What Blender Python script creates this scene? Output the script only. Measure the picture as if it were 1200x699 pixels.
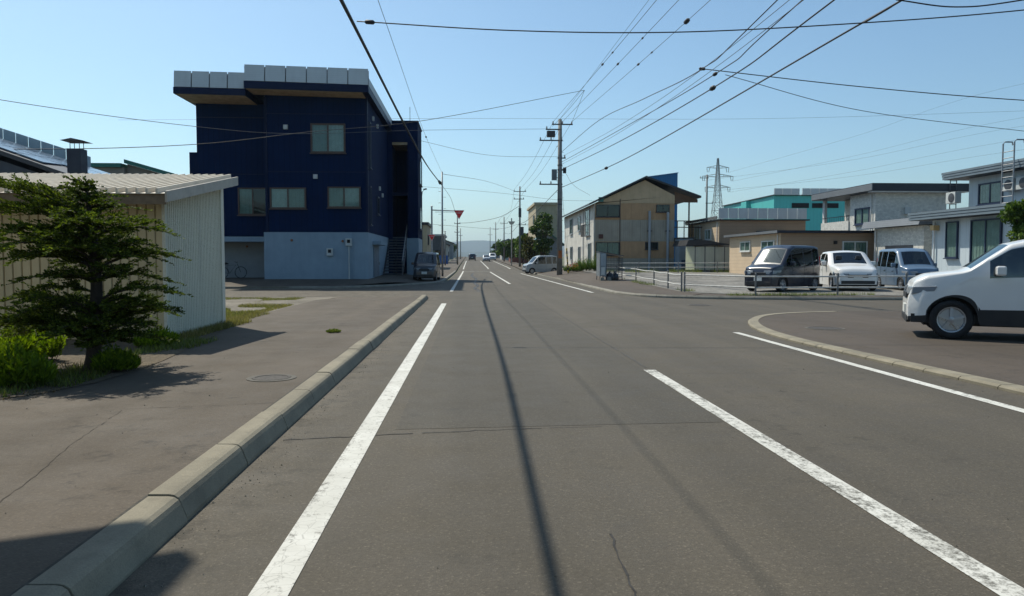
import bpy, bmesh, math, random
from mathutils import Vector, Matrix, noise as mnoise
R = math.radians
sc = bpy.context.scene
for o in list(bpy.data.objects): bpy.data.objects.remove(o)
COL = sc.collection

# ------------------------------------------------------------------ camera, sky, sun, exposure
cam_d = bpy.data.cameras.new('camera'); cam = bpy.data.objects.new('camera', cam_d); COL.objects.link(cam)
cam_d.sensor_width = 36; cam_d.lens = 26.4; cam_d.clip_start = 0.05; cam_d.clip_end = 30000
cam.location = (0, 0, 1.4)
cam.rotation_euler = (R(90 - 2.895), 0, R(-3.183))
sc.camera = cam
SUN_EL, SUN_AZ = 53.7, 38.0            # degrees; azimuth measured left of the road direction (+Y)
w = bpy.data.worlds.new('World'); sc.world = w; w.use_nodes = True
nt = w.node_tree; bg = nt.nodes['Background']
sky = nt.nodes.new('ShaderNodeTexSky'); sky.sky_type = 'NISHITA'; sky.sun_disc = False
sky.sun_elevation = R(SUN_EL); sky.sun_rotation = R(-SUN_AZ)
sky.air_density = 1.0; sky.dust_density = 1.1; sky.ozone_density = 1.0; sky.altitude = 0
tint = nt.nodes.new('ShaderNodeMix'); tint.data_type = 'RGBA'; tint.blend_type = 'MULTIPLY'; tint.inputs[0].default_value = 1.0
tint.inputs[7].default_value = (0.80, 1.0, 1.05, 1)               # white balance of the sky, the same everywhere
nt.links.new(sky.outputs[0], tint.inputs[6]); nt.links.new(tint.outputs[2], bg.inputs[0]); bg.inputs[1].default_value = 0.127
sd = Vector((-math.sin(R(SUN_AZ))*math.cos(R(SUN_EL)), math.cos(R(SUN_AZ))*math.cos(R(SUN_EL)), math.sin(R(SUN_EL))))
sl = bpy.data.lights.new('sun', 'SUN'); sun = bpy.data.objects.new('sun', sl); COL.objects.link(sun)
sl.energy = 5.0; sl.angle = R(0.53); sl.color = (1, 0.945, 0.82)
sun.rotation_euler = (-sd).to_track_quat('-Z', 'Y').to_euler(); sun.location = (-20, 20, 40)
sc.view_settings.view_transform = 'Standard'; sc.view_settings.look = 'None'
sc.view_settings.exposure = 0.0; sc.view_settings.gamma = 1.0; sc.view_settings.use_curve_mapping = False
sc.render.engine = 'CYCLES'

# ------------------------------------------------------------------ helpers
ORG = {}                                   # world origin of every thing, so parts can be written in world metres
class B:
    """collects geometry, then build() links it as ONE mesh object"""
    def __init__(s): s.v = []; s.f = []
    def quad(s, a, b, c, d):
        n = len(s.v); s.v += [tuple(a), tuple(b), tuple(c), tuple(d)]; s.f.append((n, n+1, n+2, n+3)); return s
    def poly(s, pts):
        n = len(s.v); s.v += [tuple(p) for p in pts]; s.f.append(tuple(range(n, n+len(pts)))); return s
    def box(s, x0, x1, y0, y1, z0, z1):
        return s.hexa([(x0,y0,z0),(x1,y0,z0),(x1,y1,z0),(x0,y1,z0),(x0,y0,z1),(x1,y0,z1),(x1,y1,z1),(x0,y1,z1)])
    def hexa(s, p):
        n = len(s.v); s.v += [tuple(q) for q in p]
        for f in ((0,3,2,1),(4,5,6,7),(0,1,5,4),(1,2,6,5),(2,3,7,6),(3,0,4,7)): s.f.append(tuple(n+i for i in f))
        return s
    def obox(s, fr, u0, u1, z0, z1, n0, n1):
        """box in a wall frame fr=(origin,u,n): u along the wall, z up, n outwards"""
        o, u, n = fr; P = lambda a, b, c: Vector(o) + Vector(u)*a + Vector(n)*b + Vector((0,0,c))
        return s.hexa([P(u0,n1,z0),P(u1,n1,z0),P(u1,n0,z0),P(u0,n0,z0),P(u0,n1,z1),P(u1,n1,z1),P(u1,n0,z1),P(u0,n0,z1)])
    def prism(s, pts, d):
        """closed polygon pts extruded by vector d"""
        n = len(s.v); k = len(pts); d = Vector(d)
        s.v += [tuple(p) for p in pts] + [tuple(Vector(p)+d) for p in pts]
        s.f.append(tuple(range(n, n+k))); s.f.append(tuple(range(n+2*k-1, n+k-1, -1)))
        for i in range(k):
            j = (i+1) % k; s.f.append((n+i, n+k+i, n+k+j, n+j))
        return s
    def tube(s, pts, r, k=6, cap=True):
        pts = [Vector(p) for p in pts]; rs = r if isinstance(r, (list, tuple)) else [r]*len(pts)
        n = len(s.v)
        for i, p in enumerate(pts):
            t = (pts[min(i+1, len(pts)-1)] - pts[max(i-1, 0)]).normalized()
            a = Vector((0,0,1)) if abs(t.z) < 0.9 else Vector((1,0,0))
            e1 = t.cross(a).normalized(); e2 = t.cross(e1)
            for q in range(k):
                an = 2*math.pi*q/k; s.v.append(tuple(p + (e1*math.cos(an) + e2*math.sin(an))*rs[i]))
        for i in range(len(pts)-1):
            for q in range(k):
                q2 = (q+1) % k; a = n+i*k
                s.f.append((a+q, a+q2, a+k+q2, a+k+q))
        if cap:
            s.f.append(tuple(n+q for q in range(k))); s.f.append(tuple(n+(len(pts)-1)*k+q for q in range(k-1,-1,-1)))
        return s
    def lathe(s, o, axis, prof, k=20):
        """prof: (radius, height along axis)"""
        o = Vector(o); t = Vector(axis).normalized(); a = Vector((0,0,1)) if abs(t.z) < 0.9 else Vector((1,0,0))
        e1 = t.cross(a).normalized(); e2 = t.cross(e1); n = len(s.v)
        for r, h in prof:
            for q in range(k):
                an = 2*math.pi*q/k; s.v.append(tuple(o + t*h + (e1*math.cos(an)+e2*math.sin(an))*r))
        for i in range(len(prof)-1):
            for q in range(k):
                q2 = (q+1) % k; s.f.append((n+i*k+q, n+i*k+q2, n+(i+1)*k+q2, n+(i+1)*k+q))
        s.f.append(tuple(n+q for q in range(k))); s.f.append(tuple(n+(len(prof)-1)*k+q for q in range(k-1,-1,-1)))
        return s
    def mesh(s, name, mat, org=(0,0,0), smooth=False):
        me = bpy.data.meshes.new(name); o = Vector(org)
        me.from_pydata([tuple(Vector(p)-o) for p in s.v], [], s.f)
        if mat: me.materials.append(mat)
        bm = bmesh.new(); bm.from_mesh(me); bmesh.ops.recalc_face_normals(bm, faces=bm.faces); bm.to_mesh(me); bm.free()
        if smooth:
            for p in me.polygons: p.use_smooth = True
        return me
    def raw(s, name, mat, org=(0,0,0)):
        me = bpy.data.meshes.new(name); ox, oy, oz = org
        me.from_pydata([(a-ox, b-oy, c-oz) for a, b, c in s.v], [], s.f)
        me.materials.append(mat); return me
    def build(s, name, mat, parent=None, smooth=False, bevel=0, loc=None, fast=False):
        org = ORG.get(parent.name, Vector((0,0,0))) if parent else Vector(loc or (0,0,0))
        me = s.raw(name, mat, org) if fast else s.mesh(name, mat, org, smooth)
        o = bpy.data.objects.new(name, me); COL.objects.link(o)
        if parent: o.parent = parent; ORG[o.name] = org
        else: o.location = org; ORG[o.name] = org
        if bevel:
            m = o.modifiers.new('bevel', 'BEVEL'); m.width = bevel; m.segments = 2; m.limit_method = 'ANGLE'; m.angle_limit = R(40)
        return o
def tag(o, label=None, cat=None, group=None, kind=None):
    if label: o['label'] = label
    if cat: o['category'] = cat
    if group: o['group'] = group
    if kind: o['kind'] = kind
    return o
def thing(name, label, cat, loc=(0,0,0), rz=0, group=None):
    o = bpy.data.objects.new(name, None); COL.objects.link(o); o.location = loc; o.rotation_euler = (0,0,rz)
    o.empty_display_size = 0.2; ORG[o.name] = Vector(loc) if rz == 0 else Vector((0,0,0))
    return tag(o, label, cat, group)
def share(src, name, parent, off):
    c = bpy.data.objects.new(name, src.data); COL.objects.link(c); c.parent = parent
    c.location = off
    if parent: ORG[c.name] = ORG[parent.name]
    return c
def lerp(a, b, t): return a + (b-a)*t
def sm(a, b, x):
    t = max(0, min(1, (x-a)/(b-a))); return t*t*(3-2*t)
def zr(y):                                  # height of the road: level, then a gentle climb in the distance
    if y < 80: return 0.0
    return 0.012*(min(y, 300)-80)*sm(80, 110, y)

# ------------------------------------------------------------------ materials
MATS = {}
def nodes(name):
    m = bpy.data.materials.new(name); m.use_nodes = True; t = m.node_tree
    p = t.nodes['Principled BSDF']; return m, t, p
def N(t, ty, **k):
    n = t.nodes.new(ty)
    for a, b in k.items():
        if a in n.inputs: n.inputs[a].default_value = b
        else: setattr(n, a, b)
    return n
def pos(t, scale=(1,1,1)):
    g = t.nodes.new('ShaderNodeNewGeometry'); m = t.nodes.new('ShaderNodeMapping'); m.inputs['Scale'].default_value = scale
    t.links.new(g.outputs['Position'], m.inputs[0]); return m.outputs[0]
def noise(t, vec, scale, detail=4, rough=0.55):
    n = N(t, 'ShaderNodeTexNoise', Scale=scale, Detail=detail, Roughness=rough); t.links.new(vec, n.inputs['Vector']); return n.outputs['Fac']
def ramp(t, fac, stops):
    r = t.nodes.new('ShaderNodeValToRGB'); el = r.color_ramp.elements
    while len(el) < len(stops): el.new(0.5)
    for e, (p, c) in zip(el, stops):
        e.position = p; e.color = (*c, 1) if isinstance(c, (tuple, list)) else (c, c, c, 1)
    t.links.new(fac, r.inputs[0]); return r.outputs[0]
def mix(t, fac, a, b, blend='MIX'):
    m = t.nodes.new('ShaderNodeMix'); m.data_type = 'RGBA'; m.blend_type = blend
    for s, v in ((m.inputs[0], fac), (m.inputs[6], a), (m.inputs[7], b)):
        if hasattr(v, 'links'): t.links.new(v, s)
        elif isinstance(v, (tuple, list)): s.default_value = (*v[:3], 1)
        else: s.default_value = v
    return m.outputs[2]
def math_(t, op, a, b=0.5, clamp=False):
    m = t.nodes.new('ShaderNodeMath'); m.operation = op; m.use_clamp = clamp
    for s, v in ((m.inputs[0], a), (m.inputs[1], b)):
        if hasattr(v, 'links'): t.links.new(v, s)
        else: s.default_value = v
    return m.outputs[0]
def bump(t, p, h, strength=0.3, dist=0.01):
    b = N(t, 'ShaderNodeBump', Strength=strength, Distance=dist); t.links.new(h, b.inputs['Height']); t.links.new(b.outputs[0], p.inputs['Normal'])
def M(name, c, rough=0.7, var=0.18, scale=1.5, metal=0.0, bmp=0.0, bscale=40, streak=0.0, spec=0.5):
    """plain coloured surface with uneven tone, optional vertical dirt streaks and fine relief"""
    if name in MATS: return MATS[name]
    m, t, p = nodes(name); v = pos(t)
    f = noise(t, v, scale, 5, 0.6)
    lo = tuple(x*(1-var) for x in c); hi = tuple(min(1, x*(1+var)) for x in c)
    col = ramp(t, f, [(0.3, lo), (0.7, hi)])
    if streak:
        s = noise(t, pos(t, (6, 6, 0.35)), 1.0, 4, 0.6)
        k = ramp(t, s, [(0.45, 0.0), (0.75, streak)])
        col = mix(t, k, col, tuple(x*0.45 for x in c))
    t.links.new(col, p.inputs['Base Color'])
    rr = ramp(t, noise(t, v, scale*3, 3), [(0.3, max(0, rough-0.1)), (0.7, min(1, rough+0.1))])
    t.links.new(rr, p.inputs['Roughness']); p.inputs['Metallic'].default_value = metal
    p.inputs['Specular IOR Level'].default_value = spec
    if bmp: bump(t, p, noise(t, v, bscale, 4), bmp, 0.01)
    MATS[name] = m; return m

def asphalt(name, base, brown, agg=0.5, stain=0.4, gutter=None):
    m, t, p = nodes(name); v = pos(t)
    big = noise(t, v, 0.30, 4, 0.6); med = noise(t, v, 1.7, 5, 0.65)
    trk = noise(t, pos(t, (1.3, 0.03, 1)), 1.0, 3, 0.5)
    col = ramp(t, big, [(0.32, tuple(x*0.84 for x in base)), (0.68, tuple(x*1.14 for x in brown))])
    col = mix(t, 0.5, col, ramp(t, med, [(0.3, tuple(x*0.80 for x in brown)), (0.7, tuple(x*1.18 for x in base))]))
    col = mix(t, ramp(t, trk, [(0.40, 0.42), (0.60, 0.0)]), col, tuple(x*0.70 for x in base))
    blot = noise(t, v, 4.5, 6, 0.72); wide = noise(t, v, 0.55, 4, 0.6)
    bl = math_(t, 'MULTIPLY', ramp(t, blot, [(0.54, 0.0), (0.68, 1.0)]), ramp(t, wide, [(0.45, 0.0), (0.62, stain)]))
    col = mix(t, bl, col, tuple(x*0.48 for x in base))
    spot = N(t, 'ShaderNodeTexVoronoi', Scale=0.8); t.links.new(v, spot.inputs['Vector'])
    col = mix(t, ramp(t, spot.outputs['Distance'], [(0.018, 0.55), (0.05, 0.0)]), col, tuple(x*0.3 for x in base))
    if gutter is not None:                                            # grey dust swept against the kerb, with damp dark blotches
        g_ = t.nodes.new('ShaderNodeNewGeometry'); sx = t.nodes.new('ShaderNodeSeparateXYZ'); t.links.new(g_.outputs['Position'], sx.inputs[0])
        d = math_(t, 'SUBTRACT', sx.outputs[0], gutter); near = ramp(t, d, [(0.0, 1.0), (0.55, 0.0)])
        col = mix(t, math_(t, 'MULTIPLY', near, ramp(t, noise(t, pos(t, (1.2, 0.6, 1)), 1.4, 5, 0.65), [(0.35, 0.0), (0.65, 0.75)])), col, tuple(x*1.45 for x in brown))
        col = mix(t, math_(t, 'MULTIPLY', near, ramp(t, blot, [(0.50, 0.0), (0.62, 0.8)])), col, tuple(x*0.5 for x in base))
    vor = N(t, 'ShaderNodeTexVoronoi', Scale=110.0); t.links.new(v, vor.inputs['Vector'])
    sep = t.nodes.new('ShaderNodeSeparateColor'); t.links.new(vor.outputs['Color'], sep.inputs[0])
    sp = ramp(t, sep.outputs[0], [(0.0, 0.70), (0.55, 1.0), (0.90, 1.08), (0.98, 1.9)])
    col = mix(t, agg, col, mix(t, 1.0, col, sp, 'MULTIPLY'))
    fine = noise(t, v, 38, 3, 0.7)
    col = mix(t, 0.3, col, mix(t, 1.0, col, ramp(t, fine, [(0.3, 0.6), (0.7, 1.4)]), 'MULTIPLY'))
    t.links.new(col, p.inputs['Base Color'])
    t.links.new(ramp(t, med, [(0.3, 0.72), (0.7, 0.9)]), p.inputs['Roughness'])
    p.inputs['Specular IOR Level'].default_value = 0.3
    h = math_(t, 'ADD', math_(t, 'MULTIPLY', vor.outputs['Distance'], 0.8), fine)
    bump(t, p, h, 0.35, 0.005)
    MATS[name] = m; return m
ASP = asphalt('asphalt_road', (0.083, 0.0725, 0.055), (0.093, 0.078, 0.058), 0.5, 0.7, -1.52)
ASQ = asphalt('asphalt_patch', (0.074, 0.066, 0.052), (0.082, 0.071, 0.054), 0.5, 0.5)
ASW = asphalt('asphalt_footway', (0.080, 0.065, 0.048), (0.106, 0.084, 0.062), 0.3, 1.0)
ASF = asphalt('asphalt_forecourt', (0.076, 0.061, 0.047), (0.094, 0.074, 0.056), 0.4, 0.8)
def concrete(name, c):
    m, t, p = nodes(name); v = pos(t)
    col = ramp(t, noise(t, v, 2.2, 6, 0.65), [(0.3, tuple(x*0.72 for x in c)), (0.7, tuple(x*1.15 for x in c))])
    st = noise(t, v, 9, 5, 0.7); col = mix(t, ramp(t, st, [(0.55, 0.0), (0.75, 0.5)]), col, tuple(x*0.5 for x in c))
    fine = noise(t, v, 120, 2); col = mix(t, 0.4, col, mix(t, 1.0, col, ramp(t, fine, [(0.3, 0.7), (0.7, 1.3)]), 'MULTIPLY'))
    t.links.new(col, p.inputs['Base Color']); p.inputs['Roughness'].default_value = 0.9
    bump(t, p, fine, 0.35, 0.004); MATS[name] = m; return m
CON = concrete('kerb_concrete', (0.235, 0.208, 0.150))
CON2 = concrete('pale_concrete', (0.25, 0.235, 0.195))
def paintline(name, wear):
    m, t, p = nodes(name); v = pos(t)
    n1 = noise(t, v, 14, 6, 0.75); n2 = noise(t, pos(t, (9, 1.0, 1)), 1.0, 5, 0.7); n3 = noise(t, v, 60, 3, 0.7)
    k = math_(t, 'ADD', math_(t, 'MULTIPLY', n1, 0.45), math_(t, 'ADD', math_(t, 'MULTIPLY', n2, 0.35), math_(t, 'MULTIPLY', n3, 0.2)))
    f = ramp(t, k, [(0.5+wear-0.045, 1.0), (0.5+wear+0.045, 0.0)])
    vor = N(t, 'ShaderNodeTexVoronoi', Scale=13.0, feature='DISTANCE_TO_EDGE'); t.links.new(v, vor.inputs['Vector'])
    cr = ramp(t, vor.outputs['Distance'], [(0.0, 0.6), (0.025, 1.0)])
    f = math_(t, 'MULTIPLY', f, math_(t, 'MULTIPLY', cr, 1.0))
    wc = ramp(t, noise(t, v, 3, 5), [(0.3, (0.48, 0.47, 0.42)), (0.7, (0.62, 0.61, 0.56))])
    t.links.new(mix(t, f, (0.10, 0.094, 0.075), wc), p.inputs['Base Color']); p.inputs['Roughness'].default_value = 0.75
    bump(t, p, n3, 0.3, 0.004); MATS[name] = m; return m
PAINT = paintline('worn_white_paint', 0.07); PAINT2 = paintline('scuffed_white_paint', 0.03)
def gravel(name, a, b, scale=22):
    m, t, p = nodes(name); v = pos(t)
    vor = N(t, 'ShaderNodeTexVoronoi', Scale=float(scale)); t.links.new(v, vor.inputs['Vector'])
    sep = t.nodes.new('ShaderNodeSeparateColor'); t.links.new(vor.outputs['Color'], sep.inputs[0])
    c1 = ramp(t, sep.outputs[0], [(0.0, a), (1.0, b)])
    c1 = mix(t, 0.6, c1, ramp(t, noise(t, v, 0.7, 5, 0.65), [(0.3, a), (0.7, b)]))
    t.links.new(c1, p.inputs['Base Color']); p.inputs['Roughness'].default_value = 0.95
    bump(t, p, math_(t, 'SUBTRACT', 1.0, vor.outputs['Distance']), 0.8, 0.03); MATS[name] = m; return m
GRV = gravel('grey_gravel', (0.060, 0.057, 0.050), (0.29, 0.275, 0.245), 8)
GRL = gravel('earthy_gravel', (0.075, 0.064, 0.047), (0.25, 0.22, 0.17), 14)
SOIL = gravel('dry_soil', (0.05, 0.038, 0.024), (0.15, 0.115, 0.07), 26)
def leafmat(name, dark, light, trans=0.25, rough=0.55):
    m, t, p = nodes(name); g = t.nodes.new('ShaderNodeNewGeometry')
    col = ramp(t, g.outputs['Random Per Island'], [(0.0, dark), (0.7, tuple(lerp(a, b, 0.5) for a, b in zip(dark, light))), (1.0, light)])
    col = mix(t, 0.5, col, mix(t, 1.0, col, ramp(t, noise(t, pos(t), 2.5, 3), [(0.3, 0.6), (0.7, 1.5)]), 'MULTIPLY'))
    t.links.new(col, p.inputs['Base Color']); p.inputs['Roughness'].default_value = rough; p.inputs['Specular IOR Level'].default_value = 0.2
    tr = t.nodes.new('ShaderNodeBsdfTranslucent'); t.links.new(mix(t, 1.0, col, (1.5, 1.6, 0.7), 'MULTIPLY'), tr.inputs[0])
    ms = t.nodes.new('ShaderNodeMixShader'); ms.inputs[0].default_value = trans
    t.links.new(p.outputs[0], ms.inputs[1]); t.links.new(tr.outputs[0], ms.inputs[2])
    t.links.new(ms.outputs[0], t.nodes['Material Output'].inputs[0]); MATS[name] = m; return m
NEEDLE = leafmat('spruce_needles', (0.014, 0.030, 0.005), (0.14, 0.175, 0.024), 0.3, 0.75)
FERN = leafmat('bright_shrub_leaves', (0.040, 0.075, 0.004), (0.20, 0.27, 0.012), 0.35, 0.7)
LEAF = leafmat('tree_leaves', (0.018, 0.045, 0.010), (0.085, 0.13, 0.03), 0.25)
LEAF2 = leafmat('broad_leaves', (0.03, 0.065, 0.012), (0.13, 0.19, 0.04), 0.3)
GRASS = leafmat('grass_blades', (0.055, 0.09, 0.015), (0.21, 0.22, 0.06), 0.3)
FLOW = leafmat('red_flowers', (0.25, 0.012, 0.012), (0.5, 0.05, 0.03), 0.2)
BARK = M('bark', (0.055, 0.042, 0.032), 0.95, 0.35, 12, bmp=0.6, bscale=60)
def glass(name, tint, refl=0.3):
    m, t, p = nodes(name); t.nodes.remove(p)
    gl = N(t, 'ShaderNodeBsdfGlossy', Roughness=0.03); gl.inputs['Color'].default_value = (0.7, 0.75, 0.78, 1)
    tr = t.nodes.new('ShaderNodeBsdfTransparent'); tr.inputs[0].default_value = (*tint, 1)
    fr = N(t, 'ShaderNodeFresnel', IOR=1.45)
    gb = t.nodes.new('ShaderNodeNewGeometry')
    k = math_(t, 'MULTIPLY', math_(t, 'ADD', fr.outputs[0], refl*0.5, True), math_(t, 'SUBTRACT', 1.0, gb.outputs['Backfacing']))
    ms = t.nodes.new('ShaderNodeMixShader'); t.links.new(k, ms.inputs[0]); t.links.new(tr.outputs[0], ms.inputs[1]); t.links.new(gl.outputs[0], ms.inputs[2])
    t.links.new(ms.outputs[0], t.nodes['Material Output'].inputs[0]); MATS[name] = m; return m
GLS = glass('window_glass', (0.74, 0.82, 0.80), 0.05)
CGL = glass('car_glass', (0.10, 0.12, 0.12), 0.16)
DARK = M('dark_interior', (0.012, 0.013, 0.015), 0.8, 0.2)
CURT = M('curtain_cloth', (0.55, 0.56, 0.53), 0.9, 0.1, 4)
CURT2 = M('grey_curtain_cloth', (0.30, 0.35, 0.32), 0.9, 0.1, 4)
BLK = M('black_rubber', (0.015, 0.015, 0.016), 0.75, 0.2)
CABLE = M('cable_black', (0.012, 0.012, 0.014), 0.6, 0.2)
CABLEG = M('cable_grey', (0.06, 0.065, 0.07), 0.6, 0.2)
POLEC = M('pole_concrete', (0.21, 0.21, 0.20), 0.85, 0.2, 3, streak=0.3)
STEEL = M('galvanised_steel', (0.30, 0.31, 0.32), 0.5, 0.2, 6, metal=0.6)
DSTEEL = M('dull_dark_steel', (0.07, 0.075, 0.085), 0.6, 0.25, 6, metal=0.4)
WHITEM = M('white_metal', (0.62, 0.62, 0.60), 0.55, 0.12, 5)
def siding(name, c, sx, depth=0.5, axis='v', rough=0.6, metal=0.0, var=0.12, streak=0.2, line=0.6):
    """metal siding: narrow boards told apart by a shallow dark joint"""
    m, t, p = nodes(name); g = t.nodes.new('ShaderNodeNewGeometry'); s = t.nodes.new('ShaderNodeSeparateXYZ'); t.links.new(g.outputs['Position'], s.inputs[0])
    u = math_(t, 'ADD', s.outputs[0], s.outputs[1]) if axis == 'v' else s.outputs[2]
    fr = math_(t, 'FRACT', math_(t, 'DIVIDE', u, sx))
    d = math_(t, 'ABSOLUTE', math_(t, 'SUBTRACT', fr, 0.5))
    j = ramp(t, d, [(0.0, 0.0), (0.08, 1.0)])
    f = noise(t, pos(t), 0.8, 5, 0.6)
    col = ramp(t, f, [(0.3, tuple(x*(1-var) for x in c)), (0.7, tuple(x*(1+var) for x in c))])
    k = ramp(t, noise(t, pos(t, (4, 4, 0.3)), 1.0, 4), [(0.5, 0.0), (0.8, streak)]); col = mix(t, k, col, tuple(x*0.5 for x in c))
    col = mix(t, j, tuple(x*(1-line) for x in c), col)
    t.links.new(col, p.inputs['Base Color']); p.inputs['Roughness'].default_value = rough; p.inputs['Metallic'].default_value = metal
    bump(t, p, j, depth, 0.015); MATS[name] = m; return m
NAVY = siding('navy_siding', (0.0016, 0.0125, 0.052), 0.30, 0.4, 'v', 0.85, 0, 0.15, 0.2, 0.35)
NAVYT = M('navy_trim', (0.003, 0.011, 0.042), 0.5, 0.15, 2, spec=0.15)
NAVY.node_tree.nodes['Principled BSDF'].inputs['Specular IOR Level'].default_value = 0.12
BASEB = M('blue_grey_render', (0.235, 0.315, 0.38), 0.85, 0.08, 1.2, streak=0.12, bmp=0.1)
SNOWP = siding('grey_roof_panel', (0.52, 0.56, 0.57), 0.12, 0.3, 'h', 0.6, 0.0, 0.08, 0.15, 0.15)
SOFF = M('wood_soffit', (0.42, 0.32, 0.20), 0.8, 0.25, 3)
BROWNF = M('bronze_frame', (0.075, 0.042, 0.028), 0.5, 0.15)
SILF = M('aluminium_frame', (0.40, 0.42, 0.43), 0.45, 0.1, metal=0.3)
NAVF = M('dark_blue_frame', (0.015, 0.03, 0.07), 0.5, 0.1)
WHTF = M('white_frame', (0.6, 0.62, 0.6), 0.5, 0.1)

# ------------------------------------------------------------------ windows, cables
def window(parent, fr, u0, u1, z0, z1, frame=SILF, panes=2, curtain=(1, 1), fw=0.06, sill=True, label=None):
    f = B(); D = 0.10
    f.obox(fr, u0, u1, z0, z0+fw, 0.0, D); f.obox(fr, u0, u1, z1-fw, z1, 0.0, D)
    f.obox(fr, u0, u0+fw, z0+fw, z1-fw, 0.0, D); f.obox(fr, u1-fw, u1, z0+fw, z1-fw, 0.0, D)
    if sill: f.obox(fr, u0-0.05, u1+0.05, z0-0.05, z0-0.002, 0.0, D+0.05)
    wd = (u1-u0-2*fw)/panes
    for i in range(1, panes): f.obox(fr, u0+fw+wd*i-fw*0.45, u0+fw+wd*i+fw*0.45, z0+fw, z1-fw, 0.004, D-0.012)
    w_ = f.build('window', frame, parent)
    if label: w_['label'] = label
    B().obox(fr, u0+fw, u1-fw, z0+fw, z1-fw, 0.003, 0.008).build('dark_backing', DARK, w_)  # flat dark sheet stands in for the unlit room behind the panes
    for i in range(panes):
        a = u0+fw+wd*i+0.008; b = a+wd-0.016
        B().obox(fr, a, b, z0+fw+0.004, z1-fw-0.004, 0.062, 0.068).build('pane', GLS, w_)
        c = curtain[i % len(curtain)] if curtain else 0
        if c:
            o, u, n = fr; bb = B(); k = max(8, int((b-a)/0.07)); pts = []
            for q in range(k+1):
                pts.append(Vector(o)+Vector(u)*lerp(a, b, q/k)+Vector(n)*(0.03+0.016*math.sin(q*2.1+i)))
            for q in range(k):
                p, r = pts[q], pts[q+1]
                bb.quad(p+Vector((0,0,z0+fw)), r+Vector((0,0,z0+fw)), r+Vector((0,0,z1-fw)), p+Vector((0,0,z1-fw)))
            bb.build('curtain', CURT if c == 1 else CURT2, w_, smooth=True)
    return w_
def front(y): return ((0, y, 0), (1, 0, 0), (0, -1, 0))           # wall facing the camera side (-Y)
def left(x): return ((x, 0, 0), (0, 1, 0), (-1, 0, 0))            # wall facing -X
def right(x): return ((x, 0, 0), (0, 1, 0), (1, 0, 0))            # wall facing +X
def catmull(P, n=10):
    P = [Vector(p) for p in P]; P = [P[0]*2-P[1]] + P + [P[-1]*2-P[-2]]; out = []
    for i in range(1, len(P)-2):
        for q in range(n):
            t = q/n; a, b, c, d = P[i-1], P[i], P[i+1], P[i+2]
            out.append(0.5*((2*b)+(c-a)*t+(2*a-5*b+4*c-d)*t*t+(3*b-a-3*c+d)*t**3))
    out.append(P[-2]); return out
def cable(label, P, r=0.014, mat=None, cat='cable', name='overhead_cable', group=None, twist=0, knots=()):
    pts = catmull(P, 12) if len(P) > 2 else [Vector(P[0]).lerp(Vector(P[1]), i/12) - Vector((0,0,0.25))*math.sin(math.pi*i/12)*(twist or 0) for i in range(13)]
    b = B().tube(pts, r, 5)
    for (i, rr) in knots:                                            # splice sleeves and clamps on the cable
        k = min(len(pts)-2, max(0, int(i*(len(pts)-1)))); p, q = pts[k], pts[k+1]; d = (q-p).normalized()
        b.tube([p-d*rr*2.2, p-d*rr*1.6, p+d*rr*1.6, p+d*rr*2.2], [rr*0.5, rr, rr, rr*0.5], 6)
    return tag(b.build(name, mat or CABLE, smooth=True, loc=pts[0]), label, cat, group)

# ================================================================== SETTING
YL = [-60, 0, 40, 70, 80, 85, 90, 95, 100, 105, 110, 130, 160, 200, 250, 300, 305, 400, 700]
def strip(x0, x1, y0, y1, z, extra=()):
    b = B(); ys = sorted(set([y0, y1] + [y for y in YL if y0 < y < y1] + list(extra)))
    zf = z if callable(z) else (lambda x, y: z + zr(y))
    for a, c in zip(ys, ys[1:]): b.quad((x0, a, zf(x0, a)), (x1, a, zf(x1, a)), (x1, c, zf(x1, c)), (x0, c, zf(x0, c)))
    return b
g = B(); ys = YL + [1500, 9000]
for a, c in zip(ys, ys[1:]): g.quad((-6000, a, zr(a)-0.06), (6000, a, zr(a)-0.06), (6000, c, zr(c)-0.06), (-6000, c, zr(c)-0.06))
GRD = M('field_ground', (0.10, 0.105, 0.06), 0.95, 0.4, 0.03)
tag(g.build('ground', GRD), kind='structure')
# road: main carriageway plus the two mouths of the crossing street, one sheet at one level
rb = strip(-1.52, 6.6, -60, 700, 0.0)
rb.quad((-60, 28.3, 0), (-1.52, 28.3, 0), (-1.52, 47, 0), (-60, 47, 0))
rb.quad((6.6, -60, 0), (90, -60, 0), (90, 33, 0), (6.6, 33, 0))
road = tag(rb.build('road', ASP), kind='structure')
def line(name, x, wdt, y0, y1, mat=PAINT, z=0.004):
    b = strip(x-wdt/2, x+wdt/2, y0, y1, z); return b.build(name, mat, road)
line('edge_line', -0.845, 0.165, -3, 24.2); line('edge_line', -0.845, 0.15, 33.6, 92)
line('centre_line', 2.275, 0.15, -3, 9.4, PAINT2); line('centre_line', 2.32, 0.15, 44, 88); line('centre_line', 2.45, 0.15, 101, 180)
line('edge_line', 5.12, 0.13, -3, 14.2); line('edge_line', 5.25, 0.15, 32, 78); line('edge_line', 5.4, 0.15, 101, 180); line('edge_line', -0.9, 0.15, 100, 180)
B().box(-0.7, 2.2, 89.5, 90.0, zr(90)+0.004, zr(90)+0.008).build('stop_line', PAINT, road)
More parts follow.
